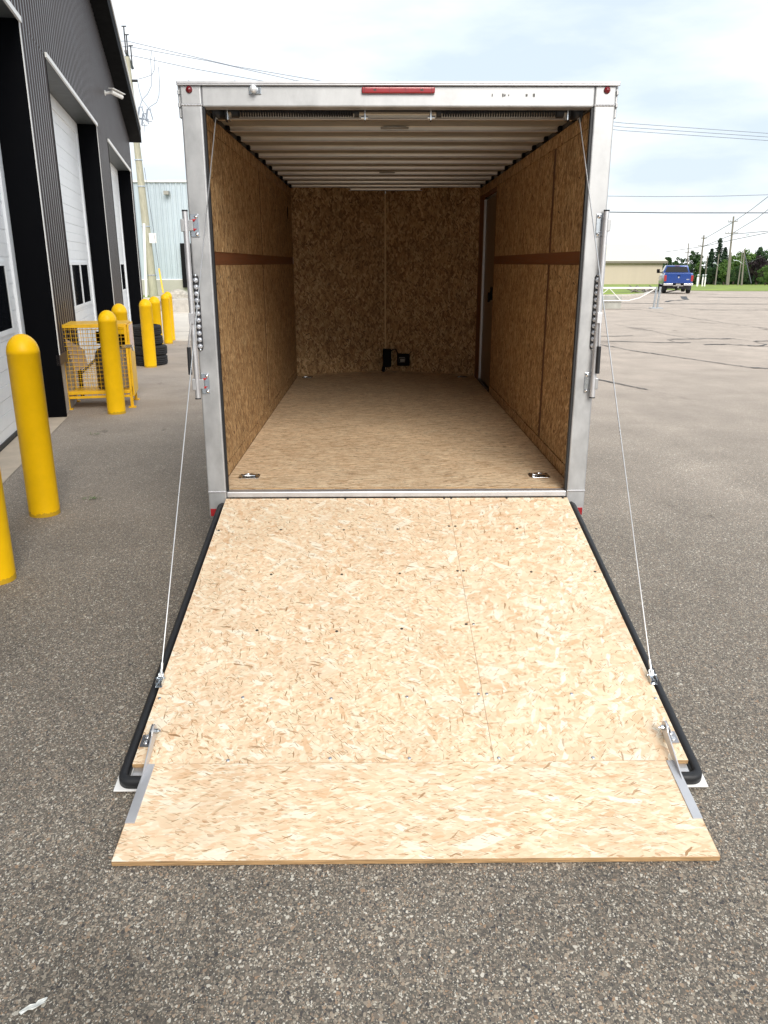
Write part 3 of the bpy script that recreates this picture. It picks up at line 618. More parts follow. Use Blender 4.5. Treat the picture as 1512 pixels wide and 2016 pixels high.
# rock
bm = bmesh.new(); bmesh.ops.create_icosphere(bm, subdivisions=3, radius=1)
for v in bm.verts:
    k = 1+.18*math.sin(v.co.x*5+1)*math.cos(v.co.y*4)+.1*math.sin(v.co.z*9+v.co.x*7); v.co = Vector((v.co.x*.95*k, v.co.y*.5*k, v.co.z*.36*k))
me = bpy.data.meshes.new('boulder'); bm.to_mesh(me); bm.free(); me.materials.append(rock_mat)
rk = bpy.data.objects.new('boulder', me); col.objects.link(rk); v = at(352, 585, a.y+1.5); rk.location = (v.x, v.y, v.z-.1); tag(rk, 'low rounded boulder showing above the pale concrete block', 'rock')
# big utility pole
PY = 46.0; pb = at(303, 584, PY); pt_ = at(250, 112, PY)
pl = empty('utility_pole', (pb.x, PY, gz(PY))); tag(pl, 'tall pale wooden utility pole with crossarm beside the workshop roof', 'utility pole')
ip = Matrix.Translation(-Vector(pl.location))
m = MB(); m.cyl((pb.x, PY, gz(PY)-.1), (pt_.x, PY, pt_.z), .27, .14, 16); lp(m, 'shaft', wood_pole, pl, ip)
pd = Vector((pt_.x-pb.x, 0, pt_.z-gz(PY)))
def onpole(py_):
    k = 0
    for i in range(50):
        P = Vector((pb.x, PY, gz(PY))) + pd*k
        q_ = at(0, py_, PY); k += (q_.z-P.z)/pd.z
        break
    return Vector((pb.x, PY, gz(PY))) + pd*k
c0 = at(247.5, 101, PY-.2); c1 = at(261, 134, PY+2.2)
m = MB(); dd_ = (c1-c0).normalized(); m.cyl(c0, c1, .09, n=6); lp(m, 'crossarm', dark_steel, pl, ip)
ins = []
for k, h in ((.02, 1.25), (.36, 1.15), (.98, 1.15)):
    p_ = c0.lerp(c1, k); m = MB(); m.cyl(p_, p_+Vector((0, 0, h)), .04, n=6); m.cyl(p_+Vector((-.12, 0, h)), p_+Vector((.14, 0, h)), .03, n=6); lp(m, 'insulator', dark_steel, pl, ip); ins.append(p_+Vector((0, 0, h)))
m = MB(); cpts = [at(288, 587, PY-.3), at(284.5, 470, PY-.3), at(283.5, 440, PY-.3)]; m.tube(cpts, .085, 8); lp(m, 'conduit', white_trim, pl, ip)
for yy_, r_ in ((221, .2), (315, .22), (367, .23), (446, .25), (542, .26)):
    P_ = onpole(yy_); m = MB(); m.cyl(P_-Vector((0, 0, .03)), P_+Vector((0, 0, .03)), r_+.02, n=14); lp(m, 'band', zinc, pl, ip)
m = MB()
for bx, by in ((275, 222), (282.5, 234.5), (291, 226)):
    c_ = at(bx, by, PY-1.6); m.cyl(c_+Vector((-.12, 0, -.32)), c_+Vector((.0, 0, .28)), .05, n=6); m.cyl(c_+Vector((.14, 0, .30)), c_+Vector((0.26, 0, -.25)), .03, n=6)
    m.cyl(c_+Vector((0, 0, .28)), c_+Vector((.2, 0, .30)), .02, n=5); m.cyl(c_+Vector((-.12, 0, -.32)), c_+Vector((.2, 0, -.34)), .02, n=5)
a_ = onpole(230); m.cyl(a_, at(292, 236, PY-1.6), .035, n=6); m.cyl(a_, at(272, 233, PY-1.2), .035, n=6)
lp(m, 'fuse_switch', wire_light, pl, ip)
m = MB(); m.cyl(at(260, 159, PY-.3), at(271, 159, PY-.3), .07, n=8); lp(m, 'line_insulator', dark_steel, pl, ip)
m = MB(); a = at(283, 475, PY-.4); m.box(a.x+.35, a.x+.75, PY-.45, PY-.3, a.z-.1, a.z+.45); lp(m, 'sign_plate', white_trim, pl, ip)
z9 = lambda l: [(230+x/10.08, 60+y/10.08) for x, y in l]
for pts in ([(685, 410), (672, 600), (688, 880), (685, 1100), (610, 1260), (505, 1370), (440, 1560)], [(745, 520), (755, 640), (745, 780), (695, 880), (560, 930), (425, 965)],
            [(825, 720), (838, 880), (848, 1080), (835, 1300), (790, 1430), (650, 1520), (600, 1580)], [(415, 1010), (445, 1180), (500, 1370), (600, 1500), (645, 1590)], [(530, 1820), (555, 1900), (558, 2016)]):
    m = MB(); P = [at(x, y, PY-1.2) for x, y in z9(pts)]; m.tube(P, .02, 4); lp(m, 'jumper_wire', wire_light, pl, ip)
gwire = MB(); gwire.tube([at(284, 330, PY-.3), at(316, 548, PY-2.5)], .015, 5); lp(gwire, 'guy_wire', wire_mat, pl, ip)
gw2 = MB(); gw2.cyl(at(313, 529, PY-2.3), at(321.5, 577, PY-2.8), .045, n=8); lp(gw2, 'guy_guard', yellow_paint, pl, ip)
# overhead lines
def line(name, pts, Y0, Y1, r, mat, label, grp=None):
    P = []
    x0_, x1_ = pts[0][0], pts[-1][0]
    for x, y in pts: k = (x-x0_)/(x1_-x0_); P.append(at(x, y, Y0+(Y1-Y0)*k))
    m = MB(); r *= 1.7
    Q = []
    for i in range(len(P)-1):
        for k in range(6): Q.append(P[i].lerp(P[i+1], k/6))
    Q.append(P[-1]); m.tube(Q, r, 5)
    return tag(m.build(name, mat), label, 'wire', grp)
def lines3():
    pos = [('uppermost of the three wires running from the tall pole over the trailer', [(-60, 78), (251, 81), (460, 130), (640, 161), (900, 205), (1225, 242), (1560, 266)]),
           ('middle of the three wires running from the tall pole over the trailer', [(-60, 92), (256, 92), (410, 120), (580, 158), (900, 212), (1225, 250), (1560, 273)]),
           ('lowest of the three wires running from the tall pole over the trailer', [(-60, 115), (263, 110), (380, 135), (520, 160), (900, 222), (1225, 257), (1560, 280)])]
    for lb, p_ in pos: line('power_line', p_, PY, 60, .012, wire_light, lb, 'wires from the tall pole over the trailer')
lines3()
line('power_line', [(1150, 385.5), (1300, 387), (1420, 386), (1560, 382)], 62, 62, .014, wire_light, 'thin pale wire high across the sky above the truck')
line('power_line', [(1150, 416), (1200, 417.5), (1320, 419), (1560, 419)], 60, 60, .022, wire_mat, 'dark straight wire crossing above the truck')

# ------------------------------------------------------------------ right distance: shed, gate, blocks, truck, poles, trees
BY = 190
sh = empty('storage_shed', (at(1250, 557, BY).x, BY, gz(BY))); tag(sh, 'long low beige shed with cream roof behind the lawn', 'building'); ish = Matrix.Translation(-Vector(sh.location))
xa = at(1100, 540, BY).x; xb = at(1303, 540, BY).x; ze = at(1300, 514, BY).z; zr = at(1272, 480, BY+18).z
m = MB(); m.box(xa, xb, BY, BY+36, gz(BY)-.3, ze)
lp(m, 'wall', beige, sh, ish)
m = MB()
xr = at(1272, 487, BY+18).x
v_ = [(xa, BY-.8, ze), (xb+.8, BY-.8, ze), (xb+.8, BY+36.8, ze), (xa, BY+36.8, ze), (xa, BY+18, zr), (xr, BY+18, zr)]
m.add(v_, [(0, 1, 5, 4), (3, 2, 5, 4), (1, 2, 5), (0, 3, 2, 1), (0, 4, 3)]); lp(m, 'roof', cream, sh, ish)
m = MB(); m.box(xa, xb+.9, BY-.9, BY-.8, ze-.5, ze+.02); lp(m, 'gutter', simple('gutter', (.16, .14, .11), .5), sh, ish)
# gate
gp_ = G(1289, 608); GY = gp_.y
gt = empty('barrier_gate', (gp_.x, GY, gz(GY))); tag(gt, 'low white truss barrier gate closing the yard entrance', 'gate'); ig = Matrix.Translation(-Vector(gt.location))
zt1 = at(1288, 567, GY).z; zt2 = at(1285, 592, GY).z; zg = gz(GY)
m = MB(); m.cyl((gp_.x-.06, GY, zg), (gp_.x+.0, GY, zt1+.05), .045); m.cyl((gp_.x+.10, GY, zg), (gp_.x+.16, GY, zt1+.05), .045); m.box(gp_.x-.2, gp_.x+.3, GY-.2, GY+.2, zg-.01, zg+.05); lp(m, 'post', zinc, gt, ig)
m = MB(); gx0 = gp_.x-7
m.cyl((gx0, GY, zt1), (gp_.x-.05, GY, zt1), .042); m.cyl((gx0, GY, zt2), (gp_.x-1.2, GY, zt2), .024)
m.tube([(gp_.x-1.2, GY, zt2), (gp_.x-.7, GY, zt2+.12), (gp_.x-.1, GY, zt1-.06)], .02)
x = gp_.x-1.5
while x > gx0: m.cyl((x, GY, zt2), (x-.55, GY, zt1), .015, n=6); m.cyl((x-.55, GY, zt1), (x-1.15, GY, zt2), .015, n=6); x -= 1.15
lp(m, 'arm', white_trim, gt, ig)
a = G(1180, 608); b_ = G(1223, 608); zt_ = at(1200, 584, a.y).z
slab_block('concrete_block', a.x-3, b_.x, a.y, gz(a.y)-.02, zt_, 'grey concrete block under the white barrier gate at right', simple('conc_grey', (.34, .34, .31), .85, noise=.2, nscale=2))
m = MB(); a = G(1262, 577)
for k in range(16):
    t_ = random.uniform(0, 6.28); u_ = random.uniform(-1.2, 1.8); m.tube([(a.x+u_, a.y+random.uniform(-1, 1), a.z+.05), (a.x+u_+math.cos(t_)*1.3, a.y, a.z+random.uniform(.2, .6))], .04, 5)
tag(m.build('branch_pile', wood_pole_far), 'small heap of cut branches at the tip of the grass island', 'branches')

# pickup truck: local frame, rear bumper at y=0, heading +y
tb_ = G(1333, 578.5)
tk = empty('pickup_truck', (tb_.x, tb_.y, gz(tb_.y)), R(-15.0)); tag(tk, 'bright blue pickup truck seen from behind, parked before the lawn', 'truck')
m = MB()
def sect(ys):   # (y, halfw_low, z_low, halfw_mid, z_mid, halfw_top, z_top)
    vs = []; k = 8
    for y, hl, zl, hm, zm, ht, zt in ys:
        vs += [(-hl, y, zl), (-hm, y, zl+.18), (-hm, y, zm), (-ht, y, zt), (ht, y, zt), (hm, y, zm), (hm, y, zl+.18), (hl, y, zl)]
    fs = [(i*k+j, i*k+(j+1) % k, (i+1)*k+(j+1) % k, (i+1)*k+j) for i in range(len(ys)-1) for j in range(k)]
    fs += [tuple(range(k)), tuple(range((len(ys)-1)*k, len(ys)*k))]
    return vs, fs
vs, fs = sect([(.10, .90, .72, .96, 1.20, .93, 1.42), (.3, .93, .62, .99, 1.20, .95, 1.43), (2.1, .95, .55, 1.0, 1.2, .96, 1.43), (4.4, .95, .55, 1.0, 1.15, .93, 1.30), (5.4, .93, .55, .97, 1.08, .88, 1.22), (5.75, .85, .60, .88, 1.0, .8, 1.1)])
m.add(vs, fs, True)
bd = m.build('body', blue_paint, tk, .03)
m = MB(); cs = [(2.05, .93, 1.40, .90, 1.5, .74, 1.90), (2.35, .93, 1.40, .90, 1.5, .75, 1.945), (3.4, .93, 1.38, .90, 1.5, .74, 1.945), (4.1, .92, 1.28, .89, 1.35, .82, 1.40)]
vs, fs = sect([(y, a_, b2, c_, d_, e_, f__) for y, a_, b2, c_, d_, e_, f__ in cs]); m.add(vs, fs, True); m.build('cab', blue_paint, tk, .02)
m = MB(); m.add([(-.80, 2.03, 1.46), (.80, 2.03, 1.46), (.68, 2.035+.0, 1.84), (-.68, 2.035, 1.84), (-.80, 2.06, 1.46), (.80, 2.06, 1.46), (.68, 2.06, 1.84), (-.68, 2.06, 1.84)], [(0, 1, 2, 3), (0, 1, 5, 4), (1, 2, 6, 5), (2, 3, 7, 6), (3, 0, 4, 7)]); m.build('rear_window', glass_dark, tk)
m = MB(); 
for s in (-1, 1):
    m.add([(s*.915, 2.3, 1.50), (s*.90, 3.85, 1.48), (s*.79, 3.4, 1.86), (s*.77, 2.4, 1.88)], [(0, 1, 2, 3)])
m.build('side_window', glass_dark, tk)
m = MB(); m.box(-.82, .82, .055, .10, .74, 1.40); tg = m.build('tailgate', blue_paint, tk, .02)
m = MB(); m.box(-.10, .10, .045, .056, 1.20, 1.26); m.build('handle', black_plastic, tg)
m = MB(); m.prism([(0, .06), (.05, .04), (.045, -.02), (0, -.06), (-.045, -.02), (-.05, .04)], lambda a, b2, t: (a, t, 1.12+b2), .04, .056); m.build('emblem', chrome, tg)
text_obj('lettering', '4X4', .11, white_trim, tg, (.62, .05, .98), (R(90), 0, 0))
for s in (-1, 1):
    m = MB(); m.box(s*.90-.085, s*.90+.085, .045, .17, .86, 1.27); m.build('tail_light', red_lens, tk, .02)
m = MB(); m.box(-.18, .18, 2.01, 2.05, 1.885, 1.92); m.build('brake_light', dred_lens, tk)
m = MB(); m.box(-.99, -.36, -.14, .08, .56, .72); m.box(.36, .99, -.14, .08, .56, .72); m.box(-.36, .36, -.10, .08, .52, .66); bpr = m.build('bumper', chrome, tk, .025)
m = MB(); m.box(-.35, .35, -.145, -.10, .58, .71); m.build('plate_recess', black_plastic, bpr)
m = MB(); m.box(-.16, .16, -.152, -.146, .60, .70); m.build('number_plate', label_mat, bpr)
m = MB(); m.box(-.7, .7, .1, 5.3, .36, .55); m.box(-.10, .10, -.12, .3, .36, .5); m.cyl((-.75, 1.1, .38), (.75, 1.1, .38), .07); m.lathe([(0, -.13), (.13, -.08), (.15, 0), (.13, .08), (0, .13)], (0, 1.1, .38), 12, (1, 0, 0)); m.build('chassis', dark_steel, tk)
m = MB(); m.cyl((.0, -.22, .46), (.0, -.10, .46), .04); m.cyl((0, -.2, .44), (0, -.2, .56), .03); m.build('hitch', chrome, tk)
for s in (-1, 1):
    for y in (1.15, 4.75):
        m = MB(); m.lathe([(.2, -.12), (.34, -.14), (.385, -.10), (.39, 0), (.385, .10), (.34, .14), (.2, .12)], (s*.83, y, .39), 24, (1, 0, 0)); wh = m.build('wheel', tyre_mat, tk)
        m = MB(); m.lathe([(0.001, .10*1), (.2, .11), (.21, 0), (0.001, -.10)], (s*.83, y, .39), 16, (1, 0, 0)); m.build('rim', chrome, wh)
    m = MB(); m.box(s*.82-.16, s*.82+.16, .72, .74, .25, .6); m.build('mud_flap', rubber, tk)
m = MB(); m.box(-1.30, -1.08, 3.35, 3.43, 1.38, 1.66); m.cyl((-1.12, 3.4, 1.44), (-.9, 3.45, 1.42), .03); m.build('mirror', black_plastic, tk, .03)
m = MB(); m.box(1.08, 1.30, 3.35, 3.43, 1.38, 1.66); m.cyl((1.12, 3.4, 1.44), (.9, 3.45, 1.42), .03); m.build('mirror', black_plastic, tk, .03)

# far poles
def fpole(bx, by, tx, ty, Y, r=.16, arms=(), lamp=None, label='', ):
    b0 = at(bx, by, Y); t0 = at(tx, ty, Y); g = gz(Y)
    e_ = empty('utility_pole', (b0.x, Y, g)); tag(e_, label, 'utility pole', 'wooden poles by the far trees'); iv_ = Matrix.Translation(-Vector(e_.location))
    m = MB(); m.cyl((b0.x, Y, g), t0, r*1.2, r*.75, 8); lp(m, 'shaft', wood_pole_far, e_, iv_)
    for ax0, ay0, ax1, ay1 in arms:
        m = MB(); p0, p1 = at(ax0, ay0, Y-.2), at(ax1, ay1, Y-.2); m.cyl(p0, p1, .07, n=6)
        for k in (0, .25, .75, 1): q_ = p0.lerp(p1, k); m.cyl(q_, q_+Vector((0, 0, .35)), .035, n=5)
        lp(m, 'crossarm', wood_pole_far, e_, iv_)
    if lamp:
        m = MB(); p0, p1, p2 = [at(*q_, Y-.3) for q_ in lamp]; m.tube([p0, p1, p2], .06, 5); lp(m, 'lamp_arm', zinc, e_, iv_)
        m = MB(); m.cyl(p2, p2+Vector((.55, 0, 0)), .12, .08, 8); lp(m, 'lamp_head', zinc, e_, iv_)
    return e_
fpole(1431, 560, 1444.5, 426, 150, .2, ((1428, 459.5, 1453, 458.5), (1434, 437, 1452, 436)), ((1441, 477), (1457, 465), (1469, 462)), 'tallest wooden pole with two crossarms and a street lamp, among the far trees')
fpole(1375, 560, 1386, 463, 165, .19, ((1374, 484, 1392, 484), (1380, 469, 1391, 469)), None, 'wooden pole with crossarms just right of the blue truck')
fpole(1352, 556, 1355.5, 479, 185, .15, ((1349, 497, 1358, 497),), None, 'slender wooden pole rising directly behind the blue truck')
fpole(1389, 541, 1393, 503, 155, .11, (), None, 'short thin wooden pole in front of the fir trees')
fpole(1408, 560, 1415.5, 500, 150, .12, (), ((1414, 524), (1410, 520), (1404, 518)), 'thin wooden pole with a small lamp left of the tallest pole')
fpole(1434, 560, 1440, 497, 148, .12, (), None, 'thin plain pole leaning close beside the tallest pole')
fpole(1460, 560, 1466, 490, 140, .14, (), ((1462, 520), (1455, 514), (1445, 513)), 'wooden pole with a lamp arm in front of the dark purple tree')
fpole(1453, 558, 1462, 494, 142, .10, (), None, 'dark thin pole just left of the lamp pole by the purple tree')
for (p0, p1, lb) in (((1466, 500), (1479, 558), 'guy wire slanting down right from the pole by the purple tree'),):
    line('guy_wire', [p0, p1], 140, 139, .05, wire_mat, lb)
for pts, lb in (([(1444, 437), (1480, 412), (1560, 350)], 'wire climbing steeply from the tallest far pole'), ([(1444, 458), (1490, 430), (1560, 375)], 'wire climbing from the lower crossarm of the tallest far pole'),
                ([(1387, 484), (1444, 461), (1512, 455), (1560, 440)], 'wire passing the two far crossarmed poles'), ([(1310, 496), (1386, 485), (1444, 472), (1560, 448)], 'thin wire dipping behind the truck towards the shed'),
                ([(1387, 470), (1444, 437)], 'short wire between the two tallest far poles'), ([(1440, 530), (1500, 506), (1560, 480)], 'low wire in front of the green trees at right')):
    line('overhead_wire', pts, 160, 120, .028, wire_mat, lb)
# tanks
for i, (x0p, x1p, lb) in enumerate(((1370.5, 1376.5, 'left white upright tank behind the truck'), (1381, 1385.5, 'middle white upright tank behind the truck'), (1386, 1390.5, 'right white upright tank behind the truck'))):
    a, b_ = at(x0p, 560, 120), at(x1p, 545, 120); c_ = (a.x+b_.x)/2; r_ = (b_.x-a.x)/2*.95; g = gz(120)
    e_ = empty('storage_tank', (c_, 120, g)); tag(e_, lb, 'tank', 'white tanks behind the truck'); m = MB(); h_ = b_.z-g
    m.lathe([(r_*.9, 0), (r_, .1), (r_, h_-.2), (r_*.8, h_-.05), (.01, h_)], (0, 0, 0), 16); m.build('tank', white_trim, e_)
    m = MB(); m.cyl((0, 0, h_-.03), (0, 0, h_+.28), .08, n=6); m.cyl((-r_, 0, h_+.28), (r_, 0, h_+.28), .05, n=6); m.build('pipe', zinc, e_)

def tree(bx, by, topy, wpx, Y, kind, label, lean=0, seed=0):
    rnd = random.Random(seed*17+3)
    g = gz(Y); b0 = at(bx, by, Y); H = at(bx, topy, Y).z-g; Wd = wpx/1557*(Y+4)/1
    e_ = empty('conifer_tree' if kind == 'fir' else 'broadleaf_tree', (b0.x, Y, g)); tag(e_, label, 'tree', 'trees beyond the lawn')
    m = MB(); m.cyl((0, 0, -.1), (0, 0, H*.45), H*.035, H*.02, 8)
    for k in range(6 if kind != 'fir' else 0):
        a = k*1.05+seed; m.cyl((0, 0, H*(.22+.04*k)), (math.cos(a)*Wd*.28, math.sin(a)*Wd*.28, H*(.45+.05*k)), H*.014, H*.005, 6)
    if kind == 'fir': m.cyl((0, 0, H*.4), (0, 0, H*.98), H*.02, .02, 6)
    m.build('trunk', bark, e_)
    m = MB(); vs = []; fs = []
    def leaf(p, s):
        n = Vector((rnd.gauss(0, 1), rnd.gauss(0, 1), rnd.gauss(0, 1)+.4)).normalized(); a = n.orthogonal().normalized(); b2 = n.cross(a)
        t = rnd.uniform(0, 6.3); a, b2 = a*math.cos(t)+b2*math.sin(t), b2*math.cos(t)-a*math.sin(t)
        i = len(vs); vs.extend([p-a*s, p-b2*s*.55, p+a*s, p+b2*s*.55]); fs.append((i, i+1, i+2, i+3))
    if kind == 'fir':
        nl = 24
        for L_ in range(nl):
            z = H*(.1+.88*L_/nl); rr = Wd*.66*(1-L_/nl)**.7*rnd.uniform(.75, 1.15)+.1
            for k in range(13):
                a = rnd.uniform(0, 6.28); rl = rr*rnd.uniform(.7, 1.1)
                for j in range(9):
                    u_ = (j+rnd.random())/9; leaf(Vector((math.cos(a)*rl*u_, math.sin(a)*rl*u_, z-u_*rl*.22+rnd.uniform(-.1, .1))), .17+.12*(1-u_))
    else:
        cl_ = []
        for k in range(52):
            while True:
                p_ = Vector((rnd.uniform(-1, 1), rnd.uniform(-1, 1), rnd.uniform(-1, 1)))
                if .35 < p_.length < 1: break
            cl_.append((Vector((p_.x*Wd*.42, p_.y*Wd*.42, H*.53+p_.z*H*.42)), rnd.uniform(.12, .24)*Wd*.62))
        for c_, r_ in cl_:
            for j in range(95):
                d = Vector((rnd.gauss(0, 1), rnd.gauss(0, 1), rnd.gauss(0, .8))).normalized()*r_*rnd.uniform(.55, 1.1)
                p_ = c_+d
                if p_.z > .25: leaf(p_, rnd.uniform(.12, .30)*(H/9))
    m.add(vs, fs); m.build('crown', {'fir': leaf_fir, 'd': leaf_dark, 'm': leaf_mid, 'p': leaf_purple}[kind], e_)
    return e_
TR = [(1302, 557, 496, 34, 215, 'd', 'rounded dark tree rising behind the shed end'), (1316, 556, 505, 26, 218, 'd', 'small dark tree between the shed and truck cab'), (1332, 556, 505, 26, 210, 'd', 'low dark tree right behind the truck roof'),
      (1360, 558, 493, 40, 190, 'd', 'bluish green tree behind the truck right side'), (1346, 558, 520, 26, 180, 'd', 'low bush-like tree behind the truck tailgate'),
      (1375, 559, 512, 26, 175, 'm', 'mid green tree between the truck and the firs'),
      (1394, 560, 487, 26, 172, 'fir', 'shorter fir left of the tall pointed fir'), (1408, 560, 465, 30, 178, 'fir', 'tallest pointed fir among the far trees'), (1420, 560, 484, 26, 180, 'fir', 'fir just right of the tallest fir'),
      (1404, 561, 522, 34, 160, 'd', 'dark low tree under the tall firs'), (1424, 561, 508, 34, 158, 'm', 'green tree behind the tallest pole'), (1443, 561, 500, 40, 165, 'm', 'leafy green tree right of the tallest pole'),
      (1460, 561, 488, 42, 170, 'm', 'broad green tree behind the lamp pole'), (1452, 561, 525, 36, 152, 'd', 'dark low tree below the broad green tree'),
      (1483, 561, 483, 44, 178, 'd', 'tall dark green tree rising above the purple tree'), (1488, 562, 496, 46, 158, 'p', 'dark purple-leaved tree near the right edge'),
      (1512, 562, 485, 50, 165, 'd', 'tall dark tree at the right edge of the photo'), (1506, 563, 522, 40, 146, 'm', 'lower green tree in front at the right edge'), (1536, 563, 492, 50, 160, 'm', 'outermost green tree, mostly beyond the right edge')]
for i, (bx, by, ty, wp_, Y, k_, lb) in enumerate(TR): tree(bx, by, ty, wp_, Y, k_, lb, seed=i)
m = MB(); rnd = random.Random(5)
vs = []; fs = []
for i in range(9000):
    px_ = rnd.uniform(1340, 1600); Y = rnd.uniform(172, 190); b0 = at(px_, 560, Y); p_ = Vector((b0.x, Y, gz(Y)+abs(rnd.gauss(0, 1.3)))); n_ = Vector((rnd.gauss(0, 1), rnd.gauss(0, 1), rnd.gauss(0, 1))).normalized(); a_ = n_.orthogonal(); c_ = n_.cross(a_); s_ = rnd.uniform(.2, .45)
    j = len(vs); vs += [p_-a_*s_, p_-c_*s_*.6, p_+a_*s_, p_+c_*s_*.6]; fs.append((j, j+1, j+2, j+3))
m.add(vs, fs); tag(m.build('undergrowth', leaf_dark), 'dark undergrowth along the foot of the far trees', 'undergrowth', kind='stuff')

# ------------------------------------------------------------------ THE TRAILER
tr = empty('cargo_trailer', (0, 0, 0)); tag(tr, 'open enclosed cargo trailer with aluminium frame, wood lined inside, ramp lowered', 'trailer')
FZ, IH, TOPZ = .50, 2.447, 2.545
XO, XI = 1.060, .957
fr = MB()
for s in (-1, 1):
    a, b_ = sorted((s*XI, s*XO)); fr.box(a, b_, 0, .09, .352, TOPZ)
fr.box(-XI, XI, 0.002, .088, IH, TOPZ-.002)
rfm = fr.build('rear_frame', alu, tr, .008, 3)
m = MB(); m.box(-XI+.001, XI-.001, .003, .06, .462, .497); m.build('sill', alu_bright, tr, .006)
for s in (-1, 1):
    m = MB(); a, b_ = sorted((s*(XI-.002), s*(XI-.012))); m.box(a, b_, .004, .03, .50, IH-.002); m.build('weather_strip', rubber, tr)
    # weld beads
    m = MB(); 
    for z in (.497, IH+.008):
        for k in range(14): x = s*(XI+.004+k*.0072); m.lathe([(.001, -.003), (.006, -.001), (.006, .001), (.001, .003)], (x, -.0005, z+.001*(k % 2)), 6, (0, 1, 0))
    m.build('weld_bead', alu_bright, rfm)
    # corner casting lip on outside top
    m = MB(); a, b_ = sorted((s*(XO+.001), s*(XO+.012))); m.box(a, b_, .01, .05, 2.40, 2.55); m.box(a, b_, -.004, .02, 2.445, 2.465); m.box(a, b_, -.004, .02, 2.50, 2.52); m.build('corner_cap', alu, tr, .003)
m = MB(); m.box(-1.072, 1.075, -.014, .10, TOPZ+.001, TOPZ+.013); m.box(-1.072, 1.075, -.014, -.004, TOPZ-.006, TOPZ+.001); m.build('roof_lip', alu_bright, tr, .003)
for px_ in (372, 463, 580, 680, 782, 897, 1010, 1110, 1202):
    v = at(px_, 161, .02); m = MB(); m.lathe([(.011, 0), (.010, .004), (.005, .008), (.001, .009)], (v.x, .02, TOPZ+.013), 10); m.build('roof_rivet', alu_bright, tr)
# outside skins and roof
YE, YN = 4.78, 5.22
for s in (-1, 1):
    m = MB(); a, b_ = sorted((s*1.052, s*1.058)); m.box(a, b_, .091, YE, .40, TOPZ-.01); m.build('side_skin', white_skin, tr)
    m = MB(); m.prism([(s*1.055, YE), (s*.02, YN+.06), (s*.02, YN+.07), (s*1.06, YE+.01)], lambda a, b2, t: (a, b2, t), .40, 2.5035); m.build('nose_skin', white_skin, tr)
m = MB(); m.prism([(-1.055, .10), (1.055, .10), (1.055, YE+.01), (.03, YN+.07), (-.03, YN+.07), (-1.055, YE+.01)], lambda a, b2, t: (a, b2, t), 2.504, 2.531); m.build('roof_skin', simple('alu_roof', (.36, .34, .30), .5, .5, noise=.1), tr)
# floor
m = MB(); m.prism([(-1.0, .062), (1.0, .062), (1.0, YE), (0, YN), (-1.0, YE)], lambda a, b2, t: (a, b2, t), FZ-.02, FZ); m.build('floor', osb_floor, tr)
m = MB(); m.box(-XI+.01, XI-.01, .0605, .064, .4975, .5015); m.build('floor_edge', osb_edge, tr)
m = MB(); m.box(-1.04, -.94, .1, YE, .36, .478); m.box(.94, 1.04, .1, YE, .36, .478)
for k in range(12): y = .2+k*.4; m.box(-.94, .94, y, y+.05, .38, .478)
m.build('chassis', dark_steel, tr)
# wheels and axles tucked underneath, tongue and jack at the nose
for y in (2.1, 2.9):
    m = MB(); m.cyl((-.9, y, .22), (.9, y, .22), .035); m.build('axle', dark_steel, tr)
    for s in (-1, 1):
        m = MB(); m.lathe([(.12, -.07), (.19, -.08), (.218, -.06), (.22, 0), (.218, .06), (.19, .08), (.12, .07)], (s*.80, y, .22), 28, (1, 0, 0)); wv = m.build('wheel', tyre_mat, tr)
        m = MB(); m.lathe([(.001, .05), (.12, .06), (.125, 0), (.001, -.05)], (s*.80, y, .22), 20, (1, 0, 0)); m.build('rim', white_skin, wv)
m = MB(); m.cyl((-.7, 4.7, .42), (0, 6.3, .42), .045, n=4); m.cyl((.7, 4.7, .42), (0, 6.3, .42), .045, n=4); m.cyl((0, 6.1, 0), (0, 6.1, .7), .03); m.box(-.1, .1, 6.0, 6.2, 0, .01); m.build('tongue', dark_steel, tr)
# interior walls
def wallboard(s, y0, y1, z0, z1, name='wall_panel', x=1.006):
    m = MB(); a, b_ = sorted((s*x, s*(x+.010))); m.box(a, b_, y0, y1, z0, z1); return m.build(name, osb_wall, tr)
for s in (-1, 1):
    m = MB(); a, b_ = sorted((s*1.0135, s*1.026))
    if s < 0: m.box(a, b_, .092, YE, FZ-.02, 2.50)
    else: m.box(a, b_, .092, 3.56, FZ-.02, 2.50); m.box(a, b_, 4.46, YE, FZ-.02, 2.50); m.box(a, b_, 3.56, 4.46, 2.36, 2.50)
    m.build('wall_backing', ply, tr)
g_ = .026
yl = (.092, 2.31, 4.76)
for (y0, y1) in ((yl[0], yl[1]-g_), (yl[1]+g_, yl[2])):
    wallboard(-1, y0, y1, .580, 1.711); wallboard(-1, y0, y1, 1.783, 2.396)
wallboard(-1, .092, 4.76, FZ+.001, .573, 'kick_board', 1.003); wallboard(-1, .092, 4.76, 2.400, 2.475, 'top_board')
yr = (.092, 1.075, 3.53)
wallboard(1, yr[0], yr[1]-.035, .580, 1.711); wallboard(1, yr[0], yr[1]-.035, 1.783, 2.396)
wallboard(1, yr[1]+.035, yr[2], .580, 1.711); wallboard(1, yr[1]+.035, yr[2], 1.783, 2.396)
wallboard(1, .092, 3.53, FZ+.001, .573, 'kick_board', 1.003); wallboard(1, .092, 4.76, 2.400, 2.475, 'top_board')
for s, y1 in ((-1, 4.76), (1, 3.53)):
    m = MB(); a, b_ = sorted((s*1.0105, s*1.0133)); m.box(a, b_, .092, y1, 1.712, 1.782); m.build('belt_rail', ply, tr)
seam_brown = simple('seam_brown', (.12, .048, .020), .6, noise=.15)
